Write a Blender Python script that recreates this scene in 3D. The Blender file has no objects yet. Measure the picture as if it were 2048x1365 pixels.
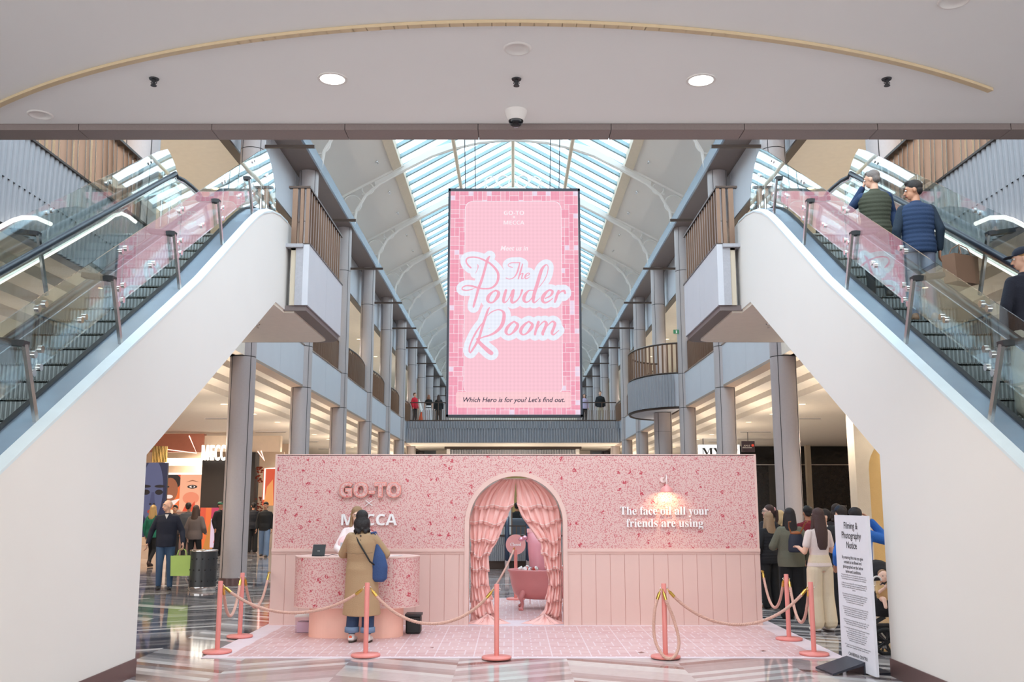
import bpy, bmesh, math, random
from mathutils import Vector, Matrix
random.seed(7)
D = bpy.data
SC = bpy.context.scene
COL = SC.collection
PI = math.pi

# ---------------------------------------------------------------- camera, sky, exposure
CAM_H = 1.8          # eye height
FOC = 1900.0         # focal length in pixels of the 2048 frame
PITCH = math.radians(9.57)
cam_data = D.cameras.new('camera')
cam_data.sensor_width = 36.0
cam_data.lens = FOC / 2048 * 36.0
cam_data.clip_end = 400
cam = D.objects.new('camera', cam_data)
COL.objects.link(cam)
cam.location = (0, 0, CAM_H)
cam.rotation_euler = (PI / 2 + PITCH, 0, math.atan(2 / FOC))
SC.camera = cam

SC.view_settings.view_transform = 'Standard'
SC.view_settings.look = 'None'
SC.view_settings.gamma = 1
SC.view_settings.use_curve_mapping = False
EXPO = 0.26
SC.view_settings.exposure = EXPO
EX = 2 ** EXPO
SC.cycles.use_denoising = True
SC.cycles.max_bounces = 10
SC.cycles.diffuse_bounces = 5
SC.cycles.glossy_bounces = 4
SC.cycles.transparent_max_bounces = 24
SC.cycles.sample_clamp_indirect = 6
SC.cycles.caustics_reflective = False
SC.cycles.caustics_refractive = False

SKY = 4.0
world = D.worlds.new('sky')
SC.world = world
world.use_nodes = True
wn = world.node_tree.nodes; wl = world.node_tree.links
bg = wn['Background']
tc = wn.new('ShaderNodeTexCoord'); sx = wn.new('ShaderNodeSeparateXYZ'); wr = wn.new('ShaderNodeValToRGB')
wl.new(tc.outputs['Generated'], sx.inputs[0]); wl.new(sx.outputs['Z'], wr.inputs[0])
wr.color_ramp.elements[0].color = (0.56, 0.56, 0.56, 1); wr.color_ramp.elements[0].position = 0.05
wr.color_ramp.elements[1].color = (0.80, 0.91, 1.0, 1); wr.color_ramp.elements[1].position = 0.5
wl.new(wr.outputs[0], bg.inputs['Color'])
bg.inputs['Strength'].default_value = SKY

# builders for area and spot lights
def area_light(name, loc, size, energy, color, rot=(0, 0, 0)):
    l = D.lights.new(name, 'AREA'); l.shape = 'RECTANGLE'; l.size = size[0]; l.size_y = size[1]
    l.energy = energy; l.color = color
    o = D.objects.new(name, l); COL.objects.link(o); o.location = loc; o.rotation_euler = rot
    return o
def spot_light(name, loc, energy, color, rot=(0, 0, 0), size=1.9, blend=.6, r=.08):
    l = D.lights.new(name, 'SPOT'); l.energy = energy; l.color = color; l.spot_size = size; l.spot_blend = blend
    l.shadow_soft_size = r
    o = D.objects.new(name, l); COL.objects.link(o); o.location = loc; o.rotation_euler = rot
    return o

# ---------------------------------------------------------------- survey helpers: photo pixel -> point in the place
CP, SP = math.cos(PITCH), math.sin(PITCH)
def ray(px, py):
    u = (px - 1026) / FOC; v = (682.5 - py) / FOC
    return u, CP - v * SP, SP + v * CP
def on_x(px, py, X):
    u, y, z = ray(px, py); t = X / u
    return Vector((X, y * t, CAM_H + z * t))
def on_y(px, py, Y):
    u, y, z = ray(px, py); t = Y / y
    return Vector((u * t, Y, CAM_H + z * t))
def on_z(px, py, Z):
    u, y, z = ray(px, py); t = (Z - CAM_H) / z
    return Vector((u * t, y * t, Z))

# ---------------------------------------------------------------- materials
def lin(c):
    c = c / 255.0
    return c / 12.92 if c <= 0.04045 else ((c + 0.055) / 1.055) ** 2.4
def rgb(r, g, b):
    return (lin(r), lin(g), lin(b), 1.0)
MATS = {}
def mat(name, col, rough=.6, metal=0.0, spec=.5, bump=None, noise=None, coat=0.0):
    """col in sRGB 0-255; bump=(scale, strength); noise=(scale, amount) varies the colour a little."""
    if name in MATS: return MATS[name]
    m = D.materials.new(name); m.use_nodes = True; MATS[name] = m
    n, l = m.node_tree.nodes, m.node_tree.links
    b = n['Principled BSDF']
    b.inputs['Base Color'].default_value = rgb(*col)
    b.inputs['Roughness'].default_value = rough
    b.inputs['Metallic'].default_value = metal
    b.inputs['Specular IOR Level'].default_value = spec
    b.inputs['Coat Weight'].default_value = coat
    sc, am = noise if noise else (6.0, .06)
    t = n.new('ShaderNodeTexCoord')
    x = n.new('ShaderNodeTexNoise'); x.inputs['Scale'].default_value = sc; x.inputs['Detail'].default_value = 4
    r = n.new('ShaderNodeMapRange'); r.inputs['To Min'].default_value = 1 - am; r.inputs['To Max'].default_value = 1 + am
    h = n.new('ShaderNodeHueSaturation'); h.inputs['Color'].default_value = rgb(*col)
    l.new(t.outputs['Object'], x.inputs['Vector']); l.new(x.outputs['Fac'], r.inputs['Value'])
    l.new(r.outputs[0], h.inputs['Value']); l.new(h.outputs[0], b.inputs['Base Color'])
    if bump:
        x2 = n.new('ShaderNodeTexNoise'); x2.inputs['Scale'].default_value = bump[0]; x2.inputs['Detail'].default_value = 3
        bp = n.new('ShaderNodeBump'); bp.inputs['Strength'].default_value = bump[1]; bp.inputs['Distance'].default_value = .02
        l.new(t.outputs['Object'], x2.inputs['Vector']); l.new(x2.outputs['Fac'], bp.inputs['Height']); l.new(bp.outputs[0], b.inputs['Normal'])
    return m
def emit(name, col, s=1.0, base=None):
    if name in MATS: return MATS[name]
    m = D.materials.new(name); m.use_nodes = True; MATS[name] = m
    b = m.node_tree.nodes['Principled BSDF']
    b.inputs['Base Color'].default_value = (.02, .02, .02, 1)
    b.inputs['Roughness'].default_value = .5
    b.inputs['Emission Color'].default_value = rgb(*col)
    b.inputs['Emission Strength'].default_value = s / EX
    return m
def led(name, col, s=1.0):
    """a lit LED face: emission with the fine pixel rows of the display"""
    m = emit(name, col, s)
    n, l = m.node_tree.nodes, m.node_tree.links
    if 'rows' in n: return m
    b = n['Principled BSDF']; b.inputs['Specular IOR Level'].default_value = .1
    t = n.new('ShaderNodeTexCoord')
    w = n.new('ShaderNodeTexWave'); w.name = 'rows'; w.bands_direction = 'Z'; w.inputs['Scale'].default_value = 3.3
    w2 = n.new('ShaderNodeTexWave'); w2.bands_direction = 'X'; w2.inputs['Scale'].default_value = 3.3
    a = n.new('ShaderNodeMath'); a.operation = 'ADD'
    r = n.new('ShaderNodeMapRange'); r.inputs['From Max'].default_value = 2; r.inputs['To Min'].default_value = s / EX * .93; r.inputs['To Max'].default_value = s / EX * 1.04
    for q in (w, w2): l.new(t.outputs['Object'], q.inputs['Vector'])
    l.new(w.outputs['Fac'], a.inputs[0]); l.new(w2.outputs['Fac'], a.inputs[1])
    l.new(a.outputs[0], r.inputs['Value']); l.new(r.outputs[0], b.inputs['Emission Strength'])
    return m
def node_math(n, l, op, a, b=None, clamp=False):
    q = n.new('ShaderNodeMath'); q.operation = op; q.use_clamp = clamp
    for i, v in enumerate((a, b)):
        if v is None: continue
        if isinstance(v, (int, float)): q.inputs[i].default_value = v
        else: l.new(v, q.inputs[i])
    return q.outputs[0]

def glass(name, tint=(.93, .97, .96), refl=1.0, f0=1.5):
    if name in MATS: return MATS[name]
    m = D.materials.new(name); m.use_nodes = True; MATS[name] = m
    n, l = m.node_tree.nodes, m.node_tree.links
    n.remove(n['Principled BSDF'])
    tr = n.new('ShaderNodeBsdfTransparent'); tr.inputs[0].default_value = (*tint, 1)
    gl = n.new('ShaderNodeBsdfGlossy'); gl.inputs['Roughness'].default_value = 0.0; gl.inputs[0].default_value = (1, 1, 1, 1)
    # reflectance of one face of the pane by Schlick's law, the same from either side
    ge = n.new('ShaderNodeNewGeometry'); dp = n.new('ShaderNodeVectorMath'); dp.operation = 'DOT_PRODUCT'
    l.new(ge.outputs['Normal'], dp.inputs[0]); l.new(ge.outputs['Incoming'], dp.inputs[1])
    c = node_math(n, l, 'ABSOLUTE', dp.outputs['Value'])
    q = node_math(n, l, 'POWER', node_math(n, l, 'SUBTRACT', 1.0, c), 5.0)
    fo = node_math(n, l, 'ADD', node_math(n, l, 'MULTIPLY', q, .96), .04)
    mu = n.new('ShaderNodeMath'); mu.operation = 'MULTIPLY'; mu.inputs[1].default_value = refl; mu.use_clamp = True
    l.new(fo, mu.inputs[0])
    mx = n.new('ShaderNodeMixShader')
    # large panes are never perfectly flat: a slight waviness bends what they mirror
    t = n.new('ShaderNodeTexCoord'); x = n.new('ShaderNodeTexNoise'); x.inputs['Scale'].default_value = .9; x.inputs['Detail'].default_value = 0
    bp = n.new('ShaderNodeBump'); bp.inputs['Strength'].default_value = .1; bp.inputs['Distance'].default_value = .02
    l.new(t.outputs['Object'], x.inputs['Vector']); l.new(x.outputs['Fac'], bp.inputs['Height']); l.new(bp.outputs[0], gl.inputs['Normal'])
    l.new(mu.outputs[0], mx.inputs[0])
    l.new(tr.outputs[0], mx.inputs[1]); l.new(gl.outputs[0], mx.inputs[2])
    l.new(mx.outputs[0], n['Material Output'].inputs[0])
    return m

def floor_material():
    m = D.materials.new('polished_marble_chevron'); m.use_nodes = True
    n, l = m.node_tree.nodes, m.node_tree.links
    b = n['Principled BSDF']; M = lambda op, a, c=None: node_math(n, l, op, a, c)
    t = n.new('ShaderNodeTexCoord'); s = n.new('ShaderNodeSeparateXYZ'); l.new(t.outputs['Object'], s.inputs[0])
    X, Y = s.outputs[0], s.outputs[1]
    xc = M('DIVIDE', M('ADD', X, 40.3), 1.24)
    col = M('FLOOR', xc)
    fx = M('SUBTRACT', xc, col)
    odd = M('MODULO', col, 2.0)
    sg = M('SUBTRACT', M('MULTIPLY', odd, 2.0), 1.0)
    v = M('ADD', Y, M('MULTIPLY', M('MULTIPLY', M('SUBTRACT', fx, .5), sg), .62))
    v = M('ADD', v, M('MULTIPLY', col, .37))
    band = M('FLOOR', M('DIVIDE', v, .155))
    cb = n.new('ShaderNodeCombineXYZ'); l.new(band, cb.inputs[0]); l.new(col, cb.inputs[1])
    wnz = n.new('ShaderNodeTexWhiteNoise'); wnz.noise_dimensions = '2D'; l.new(cb.outputs[0], wnz.inputs['Vector'])
    def ramp(cols):
        r = n.new('ShaderNodeValToRGB'); r.color_ramp.interpolation = 'CONSTANT'
        e = r.color_ramp.elements
        e[0].color = rgb(*cols[0][1]); e[0].position = 0
        e[1].color = rgb(*cols[1][1]); e[1].position = cols[1][0]
        for p, c in cols[2:]:
            q = e.new(p); q.color = rgb(*c)
        l.new(wnz.outputs['Value'], r.inputs[0]); return r.outputs[0]
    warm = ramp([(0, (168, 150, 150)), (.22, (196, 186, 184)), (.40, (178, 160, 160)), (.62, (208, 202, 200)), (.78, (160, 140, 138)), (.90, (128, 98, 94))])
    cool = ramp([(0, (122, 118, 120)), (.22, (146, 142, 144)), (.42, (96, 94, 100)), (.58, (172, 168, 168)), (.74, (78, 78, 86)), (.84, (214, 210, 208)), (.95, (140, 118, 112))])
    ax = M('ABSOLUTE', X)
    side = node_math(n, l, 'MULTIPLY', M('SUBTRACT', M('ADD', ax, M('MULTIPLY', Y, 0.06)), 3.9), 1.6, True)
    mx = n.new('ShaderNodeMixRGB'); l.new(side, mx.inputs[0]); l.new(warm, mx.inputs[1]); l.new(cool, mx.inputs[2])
    nz = n.new('ShaderNodeTexNoise'); nz.inputs['Scale'].default_value = 9; nz.inputs['Detail'].default_value = 8; nz.inputs['Roughness'].default_value = .7
    l.new(t.outputs['Object'], nz.inputs['Vector'])
    mr = n.new('ShaderNodeMapRange'); mr.inputs['To Min'].default_value = .78; mr.inputs['To Max'].default_value = 1.2; l.new(nz.outputs['Fac'], mr.inputs['Value'])
    h = n.new('ShaderNodeHueSaturation'); l.new(mx.outputs[0], h.inputs['Color']); l.new(mr.outputs[0], h.inputs['Value'])
    l.new(h.outputs[0], b.inputs['Base Color'])
    b.inputs['Roughness'].default_value = .07
    b.inputs['Specular IOR Level'].default_value = .6
    return m

def wallpaper_material():
    """pale pink paper printed with small red-pink blossoms and leaves"""
    m = D.materials.new('floral_wallpaper'); m.use_nodes = True; MATS['floral'] = m
    n, l = m.node_tree.nodes, m.node_tree.links
    b = n['Principled BSDF']; b.inputs['Roughness'].default_value = .75; b.inputs['Specular IOR Level'].default_value = .2
    M = lambda op, a, c=None, k=False: node_math(n, l, op, a, c, k)
    t = n.new('ShaderNodeTexCoord')
    def noise(sc, det=2, out='Fac'):
        x = n.new('ShaderNodeTexNoise'); x.inputs['Scale'].default_value = sc; x.inputs['Detail'].default_value = det
        l.new(t.outputs['Object'], x.inputs['Vector']); return x.outputs[out]
    def voro(sc, rnd=1.0):
        v = n.new('ShaderNodeTexVoronoi'); v.inputs['Scale'].default_value = sc; v.inputs['Randomness'].default_value = rnd
        mp = n.new('ShaderNodeMixRGB'); mp.blend_type = 'ADD'; mp.inputs[0].default_value = .06
        l.new(t.outputs['Object'], mp.inputs[1]); l.new(noise(30, 1, 'Color'), mp.inputs[2]); l.new(mp.outputs[0], v.inputs['Vector']); return v.outputs['Distance']
    sprigs = M('LESS_THAN', voro(34), .33)
    leaves = M('GREATER_THAN', noise(58, 1), .585)
    big = M('LESS_THAN', voro(5.4, .8), .17)
    petals = M('MULTIPLY', big, M('GREATER_THAN', noise(42, 2), .47))
    small = M('MULTIPLY', M('MAXIMUM', M('MULTIPLY', sprigs, M('GREATER_THAN', noise(12, 1), .42)), leaves), .62)
    fac = M('MAXIMUM', small, M('MULTIPLY', petals, .95), True)
    mx = n.new('ShaderNodeMixRGB'); mx.inputs[1].default_value = rgb(218, 184, 178); mx.inputs[2].default_value = rgb(190, 70, 84)
    l.new(fac, mx.inputs[0]); l.new(mx.outputs[0], b.inputs['Base Color'])
    return m

def mat_tile_material():
    m = D.materials.new('printed_pink_tile_vinyl'); m.use_nodes = True; MATS['pinktile'] = m
    n, l = m.node_tree.nodes, m.node_tree.links
    b = n['Principled BSDF']; b.inputs['Roughness'].default_value = .45
    t = n.new('ShaderNodeTexCoord')
    br = n.new('ShaderNodeTexBrick'); br.inputs['Scale'].default_value = 1.0
    br.inputs['Brick Width'].default_value = .23; br.inputs['Row Height'].default_value = .115; br.inputs['Mortar Size'].default_value = .009
    br.offset_frequency = 2; br.squash = 0.5; br.squash_frequency = 3
    br.inputs['Color1'].default_value = rgb(206, 160, 160); br.inputs['Color2'].default_value = rgb(216, 180, 178); br.inputs['Mortar'].default_value = rgb(226, 204, 208)
    l.new(t.outputs['Object'], br.inputs['Vector'])
    br2 = n.new('ShaderNodeTexBrick'); br2.inputs['Brick Width'].default_value = .46; br2.inputs['Row Height'].default_value = .46; br2.inputs['Mortar Size'].default_value = .006; br2.inputs['Scale'].default_value = 1; br2.offset = 0
    br2.inputs['Color1'].default_value = (0, 0, 0, 1); br2.inputs['Color2'].default_value = (0, 0, 0, 1); br2.inputs['Mortar'].default_value = (1, 1, 1, 1)
    l.new(t.outputs['Object'], br2.inputs['Vector'])
    mx = n.new('ShaderNodeMixRGB'); mx.inputs[2].default_value = rgb(228, 208, 212)
    l.new(br2.outputs['Color'], mx.inputs[0]); l.new(br.outputs['Color'], mx.inputs[1]); l.new(mx.outputs[0], b.inputs['Base Color'])
    return m

def ribbed(name, col, axis='X', scale=20, depth=.01, rough=.4, metal=0.0):
    if name in MATS: return MATS[name]
    m = mat(name, col, rough, metal)
    n, l = m.node_tree.nodes, m.node_tree.links; b = n['Principled BSDF']
    t = n.new('ShaderNodeTexCoord'); w = n.new('ShaderNodeTexWave'); w.bands_direction = axis; w.inputs['Scale'].default_value = scale
    l.new(t.outputs['Object'], w.inputs['Vector'])
    bp = n.new('ShaderNodeBump'); bp.inputs['Strength'].default_value = .9; bp.inputs['Distance'].default_value = depth
    l.new(w.outputs['Fac'], bp.inputs['Height']); l.new(bp.outputs[0], b.inputs['Normal'])
    r = n.new('ShaderNodeMixRGB'); r.blend_type = 'MULTIPLY'; r.inputs[0].default_value = .55
    h = b.inputs['Base Color'].links[0].from_socket
    l.new(h, r.inputs[1]); l.new(w.outputs['Color'], r.inputs[2]); l.new(r.outputs[0], b.inputs['Base Color'])
    return m

WHITE = mat('white_painted_plaster', (228, 224, 220), .7, noise=(1.2, .02))
CEIL = mat('white_ceiling_paint', (238, 238, 236), .8, noise=(1.0, .02))
CREAM = mat('cream_ceiling', (232, 222, 208), .75)
PANEL = mat('pale_grey_cladding', (196, 198, 205), .55, noise=(2, .04), bump=(60, .1))
CONC = mat('grey_speckled_cladding', (168, 168, 174), .7, noise=(30, .12), bump=(120, .2))
COLM = mat('grey_column_cladding', (178, 170, 170), .45, noise=(25, .05))
DARKSOF = mat('dark_taupe_soffit', (112, 100, 98), .5)
BANDM = mat('taupe_stone_band', (134, 121, 118), .6, noise=(60, .1))
BRONZE = mat('bronze_railing_metal', (122, 98, 82), .35, .6)
BRONZED = mat('dark_bronze_trim', (74, 62, 56), .4, .5)
FLUTE = mat('grey_fluted_cladding', (150, 152, 158), .5)
STEEL = mat('brushed_stainless_steel', (186, 184, 182), .22, 1.0)
STEELD = mat('blue_grey_steel_deck', (160, 176, 194), .25, .6)
CHROME = mat('polished_chrome', (225, 222, 220), .08, 1.0)
RUBBER = mat('black_handrail_rubber', (26, 32, 44), .35)
BLACK = mat('matte_black', (22, 22, 24), .5)
DARK = mat('dark_grey_plastic', (44, 44, 48), .5)
GOLD = mat('polished_brass', (214, 176, 92), .15, 1.0)
PINK = mat('salmon_pink_enamel', (226, 138, 130), .4)
PINKW = mat('pale_pink_panel', (220, 186, 176), .55, noise=(3, .02))
PINKT = mat('pink_painted_trim', (224, 190, 180), .45)
ROPEM = mat('pink_beige_rope', (222, 176, 160), .85, bump=(200, .5))
WLET = mat('white_acrylic_letter', (240, 238, 238), .4)
BASEB = mat('brown_bronze_baseboard', (112, 88, 86), .3, .4)
GLASS = glass('clear_balustrade_glass')
GLASS2 = glass('clear_barrier_glass', (.90, .955, .95), 1.9)
FLORAL = wallpaper_material()
PTILE = mat_tile_material()

# ---------------------------------------------------------------- mesh helpers
class MB:
    def __init__(s): s.v = []; s.f = []; s.m = []; s.mats = []; s.sm = []; s.cur = None; s.mir = 1
    def use(s, m):
        if m not in s.mats: s.mats.append(m)
        s.cur = s.mats.index(m); return s
    def add(s, vs, fs, smooth=False):
        o = len(s.v); s.v += [(p[0] * s.mir, p[1], p[2]) for p in vs]
        for f in fs:
            s.f.append([i + o for i in (f if s.mir > 0 else f[::-1])]); s.m.append(s.cur or 0); s.sm.append(smooth)
        return s
    def box(s, x0, x1, y0, y1, z0, z1):
        x0, x1 = sorted((x0, x1)); y0, y1 = sorted((y0, y1)); z0, z1 = sorted((z0, z1))
        v = [(x, y, z) for z in (z0, z1) for y in (y0, y1) for x in (x0, x1)]
        return s.add(v, [(0, 2, 3, 1), (4, 5, 7, 6), (0, 1, 5, 4), (2, 6, 7, 3), (0, 4, 6, 2), (1, 3, 7, 5)])
    def obox(s, p0, p1, w, h, up=(0, 0, 1), ext=0):
        """a bar of width w and height h from p0 to p1"""
        p0, p1 = Vector(p0), Vector(p1); d = (p1 - p0).normalized(); up = Vector(up)
        r = d.cross(up)
        if r.length < 1e-4: r = d.cross(Vector((1, 0, 0)))
        r.normalize(); u = r.cross(d).normalized()
        v = []
        for p in (p0 - d * ext, p1 + d * ext):
            for a, b in ((-1, -1), (1, -1), (1, 1), (-1, 1)): v.append(p + r * a * w / 2 + u * b * h / 2)
        return s.add(v, [(3, 2, 1, 0), (4, 5, 6, 7), (0, 1, 5, 4), (1, 2, 6, 5), (2, 3, 7, 6), (3, 0, 4, 7)])
    def prism(s, pts, axis, a, b):
        """extrude a 2-D polygon; axis x: pts=(y,z), axis y: pts=(x,z), axis z: pts=(x,y)"""
        def P(p, t): return {'x': (t, p[0], p[1]), 'y': (p[0], t, p[1]), 'z': (p[0], p[1], t)}[axis]
        n = len(pts); v = [P(p, a) for p in pts] + [P(p, b) for p in pts]
        f = [list(range(n))[::-1], list(range(n, 2 * n))] + [(i, (i + 1) % n, n + (i + 1) % n, n + i) for i in range(n)]
        return s.add(v, f)
    def tube(s, pts, r, n=10, cap=True, rads=None, closed=False):
        pts = [Vector(p) for p in pts]; N = len(pts); vs = []; fs = []
        ref = None
        for i, p in enumerate(pts):
            if closed: d = pts[(i + 1) % N] - pts[i - 1]
            else: d = pts[min(i + 1, N - 1)] - pts[max(i - 1, 0)]
            d.normalize()
            if ref is None:
                ref = Vector((0, 0, 1)) if abs(d.z) < .9 else Vector((1, 0, 0))
            a = d.cross(ref).normalized(); b = a.cross(d).normalized(); ref = b
            rr = rads[i] if rads else r
            for k in range(n):
                t = 2 * PI * k / n; vs.append(p + (a * math.cos(t) + b * math.sin(t)) * rr)
        for i in range(N if closed else N - 1):
            for k in range(n):
                j = (i + 1) % N
                fs.append((i * n + k, i * n + (k + 1) % n, j * n + (k + 1) % n, j * n + k))
        s.add(vs, fs, True)
        if cap and not closed: s.add(vs, [list(range(n))[::-1], list(range((N - 1) * n, N * n))])
        return s
    def cyl(s, p0, p1, r, n=20, r1=None): return s.tube([p0, p1], r, n, True, [r, r if r1 is None else r1])
    def lathe(s, c, prof, n=24, sx=1, sy=1, smooth=True):
        """prof = [(radius, z)] about the vertical through c"""
        vs = []; fs = []
        for r, z in prof:
            for k in range(n):
                t = 2 * PI * k / n; vs.append((c[0] + r * sx * math.cos(t), c[1] + r * sy * math.sin(t), c[2] + z))
        for i in range(len(prof) - 1):
            for k in range(n): fs.append((i * n + k, i * n + (k + 1) % n, (i + 1) * n + (k + 1) % n, (i + 1) * n + k))
        s.add(vs, fs, smooth)
        s.add(vs, [list(range(n))[::-1], list(range((len(prof) - 1) * n, len(prof) * n))]); return s
    def ball(s, c, r, n=14, m=9):
        if isinstance(r, (int, float)): r = (r, r, r)
        vs = [(c[0], c[1], c[2] + r[2])]; fs = []
        for i in range(1, m):
            a = PI * i / m
            for k in range(n):
                t = 2 * PI * k / n; vs.append((c[0] + r[0] * math.sin(a) * math.cos(t), c[1] + r[1] * math.sin(a) * math.sin(t), c[2] + r[2] * math.cos(a)))
        vs.append((c[0], c[1], c[2] - r[2])); L = len(vs) - 1
        for k in range(n):
            fs.append((0, 1 + k, 1 + (k + 1) % n)); fs.append((L, L - n + (k + 1) % n, L - n + k))
        for i in range(m - 2):
            for k in range(n): fs.append((1 + i * n + k, 1 + (i + 1) * n + k, 1 + (i + 1) * n + (k + 1) % n, 1 + i * n + (k + 1) % n))
        return s.add(vs, fs, True)
    def disc(s, c, r, nrm='y', n=24, ry=None):
        ry = ry or r; vs = []
        for k in range(n):
            t = 2 * PI * k / n; a, b = r * math.cos(t), ry * math.sin(t)
            vs.append({'y': (c[0] + a, c[1], c[2] + b), 'z': (c[0] + a, c[1] + b, c[2]), 'x': (c[0], c[1] + a, c[2] + b)}[nrm])
        return s.add(vs, [list(range(n))])
    def build(s, name, m=None, parent=None, origin=None, local=False, smooth_all=False):
        me = D.meshes.new(name)
        if parent is not None and not local: org = Vector(ploc(parent))
        elif parent is not None: org = Vector((0, 0, 0))
        elif origin is not None: org = Vector(origin)
        else:
            xs = [p[0] for p in s.v]; ys = [p[1] for p in s.v]; zs = [p[2] for p in s.v]
            org = Vector(((min(xs) + max(xs)) / 2, (min(ys) + max(ys)) / 2, min(zs)))
        me.from_pydata([(p[0] - org.x, p[1] - org.y, p[2] - org.z) for p in s.v], [], s.f)
        if s.mats:
            for q in s.mats: me.materials.append(q)
            me.polygons.foreach_set('material_index', s.m)
        elif m is not None: me.materials.append(m)
        me.polygons.foreach_set('use_smooth', [True] * len(s.f) if smooth_all else s.sm)
        me.update()
        o = D.objects.new(name, me); COL.objects.link(o)
        if parent is not None: o.parent = parent
        else: o.location = org
        return o
def ploc(p):
    v = Vector((0, 0, 0))
    while p is not None: v += p.location; p = p.parent
    return v
def tag(o, label=None, cat=None, group=None, kind=None):
    if label: o['label'] = label
    if cat: o['category'] = cat
    if group: o['group'] = group
    if kind: o['kind'] = kind
    return o
def thing(name, label, cat, loc=(0, 0, 0), group=None, rz=0):
    o = D.objects.new(name, None); COL.objects.link(o); o.location = loc; o.rotation_euler = (0, 0, rz)
    o.empty_display_size = .1
    return tag(o, label, cat, group)
def struct(o): o['kind'] = 'structure'; return o
def copy_tree(o, loc=None, parent=None, label=None, rz=None):
    c = o.copy(); COL.objects.link(c); c.parent = parent
    if loc is not None: c.location = loc
    if rz is not None: c.rotation_euler = (0, 0, rz)
    if label: c['label'] = label
    for ch in list(o.children): copy_tree(ch, parent=c)
    return c
def bevel(o, w=.01, seg=2):
    b = o.modifiers.new('bevel', 'BEVEL'); b.width = w; b.segments = seg; b.limit_method = 'ANGLE'; return o
def text(body, name, m, loc, size, parent=None, rot=(PI / 2, 0, 0), ext=.0, shear=0, align='CENTER', offset=0, width=None, space=1.0, lines=1.0, bevel_d=0):
    c = D.curves.new(name, 'FONT'); c.body = body; c.size = size; c.extrude = ext; c.shear = shear; c.align_x = align
    c.offset = offset; c.space_character = space; c.space_line = lines; c.bevel_depth = bevel_d
    c.resolution_u = 4
    t = D.objects.new(name, c); COL.objects.link(t)
    dg = bpy.context.evaluated_depsgraph_get()
    me = D.meshes.new_from_object(t.evaluated_get(dg))
    D.objects.remove(t)
    me.materials.clear(); me.materials.append(m)
    if width and len(me.vertices):
        xs = [v.co.x for v in me.vertices]; k = width / (max(xs) - min(xs))
        for v in me.vertices: v.co.x *= k
    o = D.objects.new(name, me); COL.objects.link(o)
    if parent is not None: o.parent = parent; o.location = Vector(loc) - Vector(ploc(parent))
    else: o.location = loc
    o.rotation_euler = rot
    return o
def arc(c, r, a0, a1, n):
    return [(c[0] + r * math.cos(math.radians(a0 + (a1 - a0) * i / n)), c[1] + r * math.sin(math.radians(a0 + (a1 - a0) * i / n))) for i in range(n + 1)]
def fluted(mb, p0, p1, z0, z1, nrm, pitch=.11, depth=.05, zs=None):
    """corrugated cladding: two rows of flutes, the upper one half a pitch on"""
    p0, p1 = Vector((*p0, 0)), Vector((*p1, 0)); L = (p1 - p0).length; d = (p1 - p0) / L; nv = Vector((*nrm, 0))
    n = int(L / pitch); zs = zs if zs is not None else z0 + (z1 - z0) * .66
    for za, zb, off, dd in ((z0, zs, 0, depth), (zs, z1, .5, depth * .9)):
        vs = []; fs = []
        for i in range(n + 1):
            for q, h in ((0, 0), (.22, 1), (.62, 1), (.84, 0)):
                t = min(L, (i + q + off) * pitch); p = p0 + d * t + nv * h * dd
                vs += [(p.x, p.y, za), (p.x, p.y, zb)]
        for i in range(len(vs) // 2 - 1): fs.append((2 * i, 2 * i + 2, 2 * i + 3, 2 * i + 1))
        mb.add(vs, fs)
# ================================================================ THE PLACE: floor, ceilings, colonnade, roof
XC, Y0, DY = 6.1, 21.25, 5.95      # colonnade axis, first visible column, bay length
ZF = 6.22                           # upper floor level
ZS = 5.02                           # soffit of the upper floor
ZB = 11.5                           # underside of the ring beam
SIDE = {-1: 'left', 1: 'right'}

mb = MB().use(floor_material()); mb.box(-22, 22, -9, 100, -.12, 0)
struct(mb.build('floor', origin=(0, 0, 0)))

# near ceiling under the crossing floor, with its stone edge band
mb = MB().use(CEIL); mb.box(-16, 16, -6, 7.98, 5.1, 5.4); struct(mb.build('ceiling'))
mb = MB().use(BANDM)
xs = [-16.0] + [-.31 + 1.18 * k for k in range(-13, 14)] + [16.0]
for a, b in zip(xs, xs[1:]): mb.box(a + .003, b - .003, 7.985, 8.22, 5.045, 6.3)
mb.use(DARK); mb.box(-15.9, 15.9, 8.0, 8.2, 5.06, 6.28)
struct(mb.build('trim_1'))

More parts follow.
